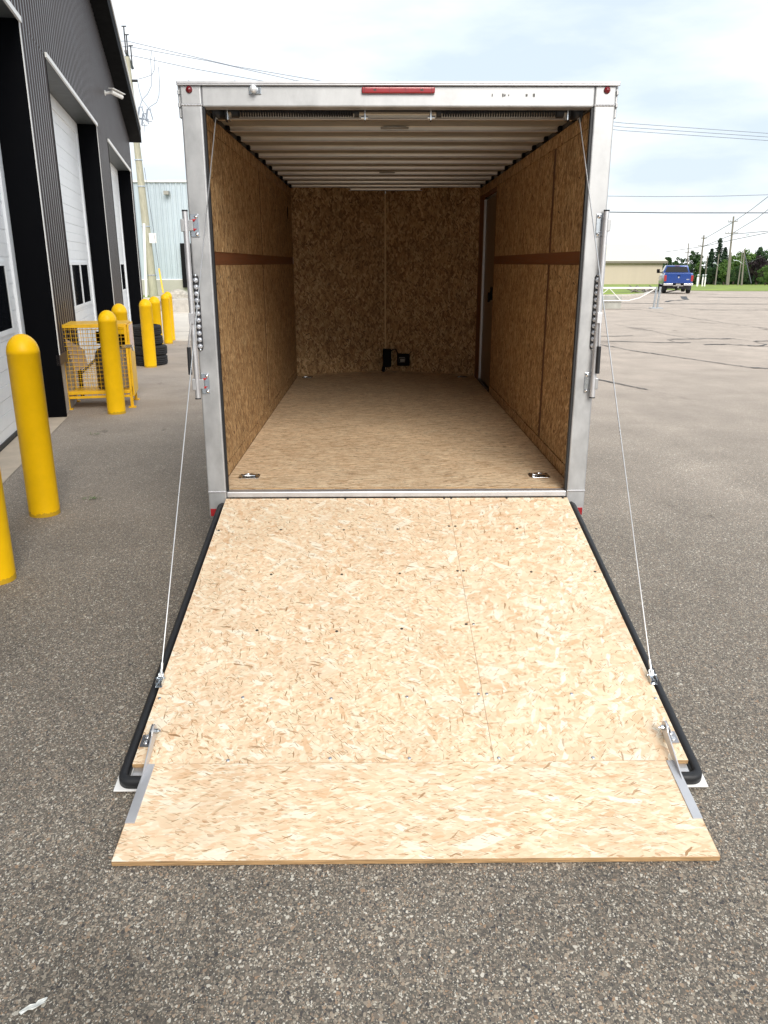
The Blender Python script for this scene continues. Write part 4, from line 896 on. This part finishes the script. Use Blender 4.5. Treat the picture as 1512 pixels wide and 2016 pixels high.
for sd_, yc_, hw_ in ((-1, 2.31, .024), (1, 1.075, .034)):
    for z0_, z1_ in ((.582, 1.709), (1.785, 2.394)):
        m = MB(); a, b_ = sorted((sd_*1.0075, sd_*1.0133)); m.box(a, b_, yc_-hw_, yc_+hw_, z0_, z1_); m.build('seam_strip', seam_brown, tr)
# side door on the right
m = MB(); m.box(1.024, 1.045, 3.60, 4.40, .53, 2.33); dr = m.build('side_door', simple('door_inner', (.17, .115, .075), .4, noise=.08), tr)
m = MB(); m.box(1.012, 1.05, 3.545, 3.60, .51, 2.36); m.build('door_post', ply, tr)
m = MB(); m.box(1.004, 1.05, 4.36, 4.40, .51, 2.34); m.box(1.008, 1.05, 4.40, 4.44, .51, 2.34); m.build('door_jamb', alu_bright, tr, .003)
m = MB(); m.box(1.0, 1.05, 3.60, 4.40, .500, .525); m.build('door_threshold', dark_steel, tr)
m = MB(); m.box(1.006, 1.016, 4.45, 4.76, FZ, 2.398); m.build('corner_post', ply, tr)
m = MB(); m.box(1.0, 1.024, 3.63, 3.70, 1.38, 1.50); m.cyl((.985, 3.66, 1.36), (.985, 3.66, 1.45), .012); m.build('door_lock', black_plastic, dr)
# V nose
for s in (-1, 1):
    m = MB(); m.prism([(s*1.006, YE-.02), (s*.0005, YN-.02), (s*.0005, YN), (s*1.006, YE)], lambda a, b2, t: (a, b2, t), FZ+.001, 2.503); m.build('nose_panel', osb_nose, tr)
m = MB(); m.box(-.009, .009, YN-.034, YN-.022, .52, 2.46); m.build('nose_trim', simple('trim_tan', (.75, .55, .30), .6), tr)
for s in (-1, 1):
    m = MB(); m.prism([(s*.985, YE-.022), (s*.02, YN-.033), (s*.02, YN-.024), (s*.985, YE-.014)], lambda a, b2, t: (a, b2, t), FZ+.0005, FZ+.012); m.build('nose_base_trim', osb_edge, tr)
# ceiling ribs (hat section)
ry = [.10+.408*k for k in range(1, 13)]
for y in ry:
    xm = .985 if y < 4.74 else max(.1, 1.0*(YN-y)/(YN-YE)-.03)
    m = MB(); pr = [(-.026, 2.5035), (-.026, 2.5005), (-.004, 2.5005), (0, 2.478), (.045, 2.478), (.049, 2.5005), (.072, 2.5005), (.072, 2.5035)]
    m.prism(pr, lambda a, b2, t, y=y: (t, y+a+.04, b2), -xm, xm); bw_ = m.build('roof_bow', alu_ceil, tr, .0015, 1)
    m = MB(); m.box(-xm, xm, y+.028, y+.0395, 2.4755, 2.4835); m.build('bow_lip', alu_bright, bw_, .002, 1)
    if y < 4.74:
        for s in (-1, 1):
            m = MB(); a, b_ = sorted((s*(xm+.002), s*1.03)); m.box(a, b_, y+.0, y+.12, 2.477, 2.503); m.build('bow_end_shade', black_plastic, tr)  # black box stands in for the shaded hole at each rib end
for s in (-1, 1):
    m = MB(); a, b_ = sorted((s*1.005, s*1.05)); m.box(a, b_, .095, 4.76, 2.4785, 2.5035); m.build('top_rail', dark_steel, tr)
for px_, py_, y_ in ((777, 263, .93), (762, 346, 3.4)):
    v = at(px_, py_, y_); m = MB()
    m.prism([(.085*math.cos(a), .035*math.sin(a)) for a in [i*math.pi/10 for i in range(20)]], lambda a, b2, t, v=v, y_=y_: (v.x+a, y_+b2+.02, t), 2.490, 2.503); m.build('dome_light', label_mat, tr, .004)
# torsion spring gear behind the header
ys, zs = .13, 2.445
m = MB(); m.cyl((-.945, ys, zs+.008), (.945, ys, zs+.008), .008); m.build('spring_shaft', dark_steel, tr)
for s in (-1, 1):
    m = MB(); P = []; nt_ = 46
    x0_, x1_ = .22, .80
    for k in range(nt_*6+1): a = k*2*math.pi/6; P.append((s*(x0_+(x1_-x0_)*k/(nt_*6)), ys+.019*math.cos(a), zs+.019*math.sin(a)))
    m.tube(P, .0052, 5); m.build('torsion_spring', dark_steel, tr)
    m = MB(); m.cyl((s*.80, ys, zs), (s*.835, ys, zs), .026); m.build('spring_cone', dark_steel, tr)
    m = MB(); m.cyl((s*.195, ys, zs), (s*.22, ys, zs), .024); m.build('spring_cone', dark_steel, tr)
    m = MB(); m.lathe([(.01, -.035), (.047, -.034), (.047, -.028), (.034, -.025), (.034, .025), (.047, .028), (.047, .034), (.01, .035)], (s*.892, ys, zs), 24, (1, 0, 0)); m.build('cable_drum', dark_steel, tr)
    m = MB(); m.box(s*.165-.004, s*.165+.004, ys-.03, ys+.03, 2.405, 2.49); m.cyl((s*.15, ys-.01, 2.42), (s*.185, ys-.01, 2.42), .007); m.build('centre_bracket', zinc, tr, .002)
    m = MB(); m.box(s*.852-.004, s*.852+.004, ys-.035, ys+.035, 2.405, 2.49); m.build('end_bracket', zinc, tr, .002)
# lights on the header
for s in (-1, 1):
    m = MB(); m.lathe([(.016, 0), (.016, .004), (.012, .010), (.001, .013)], (s*1.014, -.0005, 2.522), 18, (0, -1, 0)); m.build('marker_light', dred_lens, tr)
m = MB(); m.box(-.179, .176, -.016, .001, 2.505, 2.533); bl = m.build('brake_light_bar', red_lens, tr, .006, 3)
m = MB(); 
for x in (-.165, -.045, .035, .160): m.box(x-.001, x+.001, -.0175, -.0163, 2.507, 2.531)
m.build('lens_joint', dred_lens, bl)
m = MB()
for x in (-.115, .112): m.box(x-.007, x+.007, -.0175, -.0163, 2.516, 2.523)
m.build('light_screw', screw_dark, bl)
v = at(502, 178, 0); m = MB(); m.box(v.x-.030, v.x+.030, -.005, .001, 2.502, 2.535); ll = m.build('licence_lamp', zinc, tr, .002)
m = MB(); m.lathe([(.016, 0), (.018, .01), (.017, .028), (.011, .036), (.001, .038)], (v.x-.005, -.005, 2.521), 18, (0, -1, 0)); m.build('lamp_lens', simple('lens_clear', (.85, .87, .9), .08, .3), ll)
# scuffs on the header
rnd = random.Random(3)
m = MB()
for (x, n_) in ((.46, 1), (.515, 1), (.53, 3), (.61, 2), (.655, 3)):
    for k in range(n_):
        xx = x+rnd.uniform(-.008, .008)*n_; h_ = rnd.uniform(.003, .008); m.box(xx-.0015, xx+.0018, -.0012, .001, 2.500-h_, 2.500+h_)
m.build('scuff_marks', screw_dark, rfm)
# vertical light strips, lock rods
for s in (-1, 1):
    cx_ = s*1.0385 if s > 0 else -1.0445
    m = MB(); hw = .0155
    poly = [(hw*math.cos(a), 1.645+.02*math.sin(a)) for a in [i*math.pi/8 for i in range(9)]] + [(-hw*math.cos(a), 1.297-.02*math.sin(a)) for a in [i*math.pi/8 for i in range(9)]]
    m.prism(poly, lambda a, b2, t: (cx_+a, t, b2), -.008, .001); ls = m.build('light_strip', rubber, tr, .003)
    for k in range(11):
        z = 1.302+k*.0335; m = MB(); m.lathe([(.0135, 0), (.013, .004), (.009, .009), (.004, .011), (.001, .0095)], (cx_, -.008, z), 14, (0, -1, 0)); m.build('strip_lens', clear_lens, ls)
    for z in (1.283, 1.661): m = MB(); m.lathe([(.0065, 0), (.006, .003), (.001, .004)], (cx_, -.008, z), 10, (0, -1, 0)); m.build('strip_screw', zinc, ls)
    rx = -1.0705 if s < 0 else 1.050; go = .024 if s < 0 else .010; ro_ = rx-s*1.0705
    m = MB(); m.cyl((rx, -.030, 1.030), (rx, -.030, 1.972), .0145, n=16); rod = m.build('lock_rod', alu_bright, tr)
    m = MB(); m.cyl((rx, -.030, 1.026), (rx, -.030, 1.032), .0155, n=16); m.cyl((rx, -.030, 1.969), (rx, -.030, 1.976), .0155, n=16); m.build('rod_cap', dark_steel, rod)
    for zc_ in (1.903, 1.104):
        m = MB(); a, b_ = sorted((s*1.009, s*1.052)); m.box(a, b_, -.006, .001, zc_-.055, zc_+.055); hg = m.build('keeper_plate', zinc, tr, .002)
        m = MB(); a, b_ = sorted((s*1.036, s*1.092+ro_)); m.box(a, b_, -.028, -.008, zc_-.026, zc_+.026); a, b_ = sorted((s*1.076+ro_, s*1.094+ro_)); m.box(a, b_, -.044, -.010, zc_-.03, zc_+.03); m.build('keeper_saddle', alu, hg, .003)
        for dz in (-.042, .042): m = MB(); m.lathe([(.010, 0), (.009, .004), (.001, .007)], (s*1.021, -.006, zc_+dz), 12, (0, -1, 0)); m.build('bolt', chrome, hg)
        if s < 0:
            for dz in (-.02, .025): 
                m = MB(); m.lathe([(.001, -.004), (.007, 0), (.001, .005)], (-1.035, -.010, zc_+dz), 8, (0, -1, 0)); m.cyl((-1.045, -.012, zc_+dz), (-1.022, -.009, zc_+dz+.004), .0022, n=5); m.build('thread_seal', red_plastic, hg)
    m = MB(); m.tube([(rx+s*.006, -.050, 1.47), (rx+s*.006, -.055, 1.40), (rx+s*go*.6, -.058, 1.36), (rx+s*go, -.055, 1.30)], .006, 8); m.box(rx-.013, rx+.013, -.058, -.028, 1.42, 1.475); m.build('lock_handle', alu_bright, rod, .002)
    m = MB(); m.tube([(rx+s*go, -.055, 1.302), (rx+s*(go+.001), -.055, 1.23), (rx+s*(go+.002), -.055, 1.160)], .0105, 10); m.build('handle_grip', rubber, rod)
    m = MB(); a, b_ = sorted((s*1.052, s*1.014)); m.box(a, b_, -.003, .001, .356, .400); m.build('reflector', red_lens, tr, .001)
# floor tie-down pans
for (x, y) in ((-.877, .325), (.863, .322), (-.882, 4.665), (.858, 4.66)):
    m = MB(); m.prism([(-.062, -.04), (-.048, -.052), (.048, -.052), (.062, -.04), (.062, .04), (.048, .052), (-.048, .052), (-.062, .04)], lambda a, b2, t: (x+a, y+b2, t), FZ, FZ+.0035)
    pn = m.build('tie_down_pan', zinc, tr, .001)
    m = MB(); m.lathe([(.001, .0038), (.042, .0038), (.042, .004), (.001, .0042)], (x, y, FZ), 20); pr_ = m.build('pan_well', screw_dark, pn)
    m = MB(); P = [(x-.034, y-.008, FZ+.008)] + [(x+.034*math.cos(a), y+.028*math.sin(a), FZ+.008) for a in [math.pi-i*math.pi/8 for i in range(9)]] + [(x+.034, y-.008, FZ+.008), (x-.034, y-.008, FZ+.008)]
    m.tube(P, .006, 8); m.build('tie_ring', chrome, pn)
    m = MB()
    for a, b2 in ((-.05, -.04), (.05, -.04), (-.05, .04), (.05, .04)): m.cyl((x+a, y+b2, FZ+.003), (x+a, y+b2, FZ+.006), .005, n=8)
    m.build('pan_screw', screw_dark, pn)
# black boxes at the nose
a0, a1 = at(754, 687, 5.12), at(770, 722, 5.12)
m = MB(); m.box(a0.x, a1.x, 5.08, 5.17, a1.z, a0.z); jb = m.build('junction_box', black_plastic, tr, .008)
m = MB(); m.cyl((a0.x+.01, 5.1, a1.z), (a0.x-.0, 5.08, FZ+.01), .02); m.build('conduit', black_plastic, jb)
b0, b1 = at(782, 697, 5.05), at(806.5, 720, 5.05)
m = MB(); m.box(b0.x, b1.x, 5.02, 5.13, b1.z, b0.z); bb = m.build('battery_box', black_plastic, tr, .008)
l0, l1 = at(785, 704.5, 5.02), at(797.5, 713.5, 5.02)
m = MB(); t_ = .0025
m.box(l0.x, l1.x, 5.0165, 5.0195, l0.z-t_, l0.z); m.box(l0.x, l1.x, 5.0165, 5.0195, l1.z, l1.z+t_); m.box(l0.x, l0.x+t_, 5.0165, 5.0195, l1.z+t_, l0.z-t_); m.box(l1.x-t_, l1.x, 5.0165, 5.0195, l1.z+t_, l0.z-t_)
m.box(l0.x+.018, l1.x-.006, 5.0165, 5.0195, l1.z+.007, l0.z-.012); m.box(l0.x+.003, l1.x-.004, 5.0165, 5.0195, l0.z+.003, l0.z+.007)
m.build('box_label', label_mat, bb)
m = MB(); m.tube([(a1.x, 5.09, a0.z-.02), (a1.x+.02, 5.07, a0.z+.0), (a1.x+.05, 5.06, a0.z+.004), (b0.x+.01, 5.06, b0.z)], .006, 8)
m.tube([(b1.x-.01, 5.08, b0.z-.01), (b1.x+.02, 5.06, b0.z+.03)], .004, 6); m.build('battery_cable', black_plastic, tr)
m = MB(); v = at(566, 420, 4.3); m.box(-1.006, -1.0, 4.30, 4.33, 2.15, 2.27); m.build('wall_switch', black_plastic, tr)

# ---- ramp door
A = math.atan2(.46, 2.314); ca, sa = math.cos(A), math.sin(A)
def Rm(x, s, n=0): return Vector((x, -s*ca - n*sa*1.0, .46 - s*sa + n*ca))
def rbx(m, x0, x1, s0, s1, n0, n1):
    vs = [Rm(x, s, n) for x in (x0, x1) for s in (s0, s1) for n in (n0, n1)]
    return m.add(vs, [(0, 1, 3, 2), (4, 6, 7, 5), (0, 4, 5, 1), (2, 3, 7, 6), (0, 2, 6, 4), (1, 5, 7, 3)])
m = MB(); rbx(m, -1.0125, 1.0125, .045, 2.040, -.052, -.046)
rd = m.build('ramp_door', white_skin, tr, .002)
m = MB()
for s in (-1, 1): a, b_ = sorted((s*.956, s*.915)); rbx(m, a, b_, .02, 1.99, -.0455, -.0165)
rbx(m, -.9149, .9149, 1.95, 1.985, -.0455, -.0165)
m.build('door_frame_tube', alu, rd, .003)
SX = .287
m = MB(); rbx(m, -.960, SX-.0007, .004, 1.965, -.016, 0); m.build('deck_board', osb_ramp, rd)
m = MB(); rbx(m, SX+.0007, .960, .004, 1.965, -.0162, -.0002); m.build('deck_board', osb_ramp2, rd)
m = MB(); rbx(m, -.9605, .9605, 1.9652, 1.9665, -.016, -.0005); m.build('board_edge', osb_edge, rd)
# rubber seal: rounded tube round the door edge
sx = .987
SB = 2.016; cr_s = .028
p2 = [(-sx+.012, .030), (-sx+.002, .045)] + [(-sx, .07+(SB-cr_s-.07)*k/10) for k in range(11)]
p2 += [(-sx+cr_s*(1-math.cos(a)), SB-cr_s+cr_s*math.sin(a)) for a in [math.pi/2*k/6 for k in range(1, 7)]]
p2 += [(-sx+cr_s+(2*sx-2*cr_s)*k/8, SB) for k in range(1, 8)]
p2 += [(sx-cr_s*(1-math.cos(a)), SB-cr_s+cr_s*math.sin(a)) for a in [math.pi/2*k/6 for k in range(6, -1, -1)]]
p2 += [(sx, SB-cr_s-(SB-cr_s-.07)*k/10) for k in range(1, 11)] + [(sx-.002, .045), (sx-.012, .030)]
prof_ = [(-.016, -.0455), (-.0165, -.022), (-.012, -.014), (-.003, -.0115), (.006, -.0125), (.013, -.017), (.016, -.026), (.017, -.0455)]
vs = []; fs = []
for i_, (x_, s_) in enumerate(p2):
    x0_, s0_ = p2[max(i_-1, 0)]; x1_, s1_ = p2[min(i_+1, len(p2)-1)]
    dx, ds = x1_-x0_, s1_-s0_; ln = math.hypot(dx, ds); nx, ns = -ds/ln, dx/ln
    for o_, h_ in prof_: vs.append(Rm(x_+nx*o_, s_+ns*o_, h_))
np_ = len(prof_)
fs = [(i_*np_+k, i_*np_+(k+1) % np_, (i_+1)*np_+(k+1) % np_, (i_+1)*np_+k) for i_ in range(len(p2)-1) for k in range(np_)] + [tuple(range(np_)), tuple(range((len(p2)-1)*np_, len(p2)*np_))]
m = MB(); m.add(vs, fs, True); m.build('door_seal', rubber, rd)
scr = [(-.613, .012), (-.29, .012), (-.013, .012), (.265, .012), (.305, .012), (.617, .012), (.935, .012), (-.616, .355), (-.287, .360), (-.005, .355), (.267, .326), (.300, .326), (.622, .356), (-.618, .781), (-.282, .784), (-.006, .778), (.272, .758), (.300, .758), (.624, .770), (-.629, 1.216), (-.288, 1.226), (-.010, 1.211), (.270, 1.181), (.302, 1.181), (-.629, 1.634), (-.292, 1.643), (-.003, 1.637), (.272, 1.623), (.304, 1.623), (.629, 1.626), (-.281, 1.946), (-.006, 1.948), (.305, 1.950), (-.634, 1.952), (.633, 1.952), (-.945, 1.636), (.945, 1.654), (.93, .77), (.932, .36), (-.94, .36)]
pm = MB(); pm.lathe([(.001, .0012), (.0035, .0018), (.0065, .0012), (.0065, 0)], (0, 0, 0), 12, (0, 0, 1))
first = None
for i, (x, s) in enumerate(scr):
    light = s > 1.6 or (x > .29 and s > 1.1)
    if first is None:
        o = pm.build('deck_screw', screw_dark, rd); first = o; om = o
        o2m = o.data.copy(); o2m.materials.clear(); o2m.materials.append(zinc)
    else: o = first.copy(); col.objects.link(o); o.parent = rd
    if light: o.data = o2m
    o.location = Rm(x, s, .0003); o.rotation_euler = (A, 0, 0)
# hinge plates, flap arms, flap
FA = Rm(0, 1.968, .0); FE = Vector((0, -2.330, .0215)); fd_ = (FE-Vector((0, FA.y, FA.z+.004))); fl_len = fd_.length; fd_.normalize(); fn_ = Vector((0, fd_.z, -fd_.y)); F0 = Vector((0, FA.y, FA.z+.004))
def Fm(x, s, n=0): return F0 + Vector((x, 0, 0)) + fd_*s + fn_*n
def fbx(m, x0, x1, s0, s1, n0, n1):
    vs = [Fm(x, s, n) for x in (x0, x1) for s in (s0, s1) for n in (n0, n1)]
    return m.add(vs, [(0, 1, 3, 2), (4, 6, 7, 5), (0, 4, 5, 1), (2, 3, 7, 6), (0, 2, 6, 4), (1, 5, 7, 3)])
FWX = .910
m = MB(); fbx(m, -FWX, FWX, .003, fl_len, -.018, 0); fp = m.build('ramp_flap', osb_flap, tr)
m = MB(); fbx(m, -FWX-.0005, FWX+.0005, fl_len, fl_len+.0012, -.0175, -.0005)
for s in (-1, 1): a, b_ = sorted((s*FWX, s*(FWX+.0012))); fbx(m, a, b_, .003, fl_len, -.0175, -.0005)
m.build('flap_edge', osb_edge, fp)
for s in (-1, 1):
    m = MB(); a, b_ = sorted((s*(FWX+.001), s*(FWX-.030))); fbx(m, a, b_, .006, .262, .0004, .004); m.build('flap_strap', alu_bright, fp, .0008)
    m = MB(); pol = [(1.832, .030), (1.832, .048), (1.842, .062), (1.860, .068), (1.878, .062), (1.89, .052), (1.99, .028), (2.075, .006), (2.075, .002), (2.0, .001), (1.96, .002), (1.87, .014), (1.845, .020)]
    m.prism(pol, lambda a, b2, t: Rm(t, a, b2+.004), s*.905-.0025, s*.905+.0025); am = m.build('flap_arm', alu_bright, fp, .0008)
    c_ = Rm(s*.905, 1.860, .050); m = MB(); m.cyl(c_+Vector((-s*.024, 0, 0)), c_+Vector((s*.014, 0, 0)), .0045, n=10); m.cyl(c_+Vector((-s*.016, 0, 0)), c_+Vector((-s*.004, 0, 0)), .010, n=6); m.cyl(c_+Vector((s*.003, 0, 0)), c_+Vector((s*.010, 0, 0)), .012, n=12); m.build('pivot_bolt', zinc, am)
    m = MB(); a, b_ = sorted((s*.912, s*.956)); rbx(m, a, b_, 1.832, 1.888, .0003, .006)
    a, b_ = sorted((s*.912, s*.917)); rbx(m, a, b_, 1.835, 1.885, .006, .060)
    hp = m.build('hinge_plate', simple('hinge_metal', (.42, .42, .44), .45, .8, noise=.2) if s > 0 else simple('hinge_metal_dark', (.20, .21, .23), .45, .8, noise=.2), rd, .001)
    for q_ in (1.845, 1.872): m = MB(); c_ = Rm(s*.937, q_, .006); m.lathe([(.0105, 0), (.0095, .005), (.005, .0075), (.001, .006)], c_, 14, Rm(0, 0, 1)-Rm(0, 0, 0)); m.build('plate_bolt', chrome, hp)
    m = MB(); a, b_ = sorted((s*.905, s*.956)); rbx(m, a, b_, 1.9675, 2.000, -.0455, -.018); m.build('corner_channel', alu_bright, rd, .002)
    # cable bracket
    m = MB(); c0_ = s*.962
    rbx(m, c0_-.013, c0_+.013, 1.520, 1.578, .0004, .003); rbx(m, c0_-.013, c0_-.011, 1.530, 1.574, .003, .022); rbx(m, c0_+.011, c0_+.013, 1.530, 1.574, .003, .022)
    m.cyl(Rm(c0_-.018, 1.538, .016), Rm(c0_+.018, 1.538, .016), .004, n=8); m.cyl(Rm(c0_, 1.548, .008), Rm(c0_, 1.572, .010), .007, n=8)
    cbk = m.build('cable_bracket', zinc, rd, .0008)
    m = MB(); top_ = Vector((s*.908, .085, 2.415)); bot_ = Rm(c0_, 1.535, .018)
    m.tube([Vector((s*.905, .10, 2.41)), top_, bot_], .0026, 6); cb_ = m.build('lift_cable', cable_mat, tr)
    m = MB(); dq = (top_-bot_).normalized(); m.cyl(bot_+dq*.02, bot_+dq*.055, .0055, n=8); m.tube([bot_+Vector((.006, 0, -.004)), bot_+dq*.012+Vector((.008, 0, 0)), bot_+dq*.028, bot_+dq*.012-Vector((.008, 0, 0)), bot_+Vector((-.006, 0, -.004))], .0035, 6); m.build('cable_ferrule', zinc, cb_)

# ------------------------------------------------------------------ litter
v = G(66, 1985); m = MB(); rnd = random.Random(2)
pp = [(-.045, -.030), (-.03, -.008), (-.012, .004), (.006, .010), (.012, .022), (.040, .040), (.046, .034), (.034, .018), (.048, .016), (.03, .008), (.022, -.006), (.004, -.016), (-.012, -.020), (-.034, -.036)]
m.prism(pp, lambda a, b2, t: (v.x+a*.6, v.y+b2*.6, .004+t+.006*abs(math.sin(a*90))), 0, .0012); tag(m.build('paper_scrap', paper), 'torn white paper scrap on the asphalt at bottom left', 'paper scrap')
for (px_, py_, lb) in ((186, 856, 'small green leaf litter on the asphalt near the second bollard'), (182, 984, 'small green sprig on the asphalt right of the large bollard')):
    v = G(px_, py_); m = MB(); vs = []; fs = []
    for k in range(16):
        a = rnd.uniform(0, 6.28); c_ = Vector((v.x+rnd.gauss(0, .035), v.y+rnd.gauss(0, .02), .008+rnd.random()*.01)); d1 = Vector((math.cos(a), math.sin(a), .1))*.014; d2 = Vector((-math.sin(a), math.cos(a), .1))*.006
        j = len(vs); vs += [c_-d1, c_-d2, c_+d1, c_+d2]; fs.append((j, j+1, j+2, j+3))
    m.add(vs, fs); tag(m.build('leaf_litter', leaf_mid), lb, 'leaves')
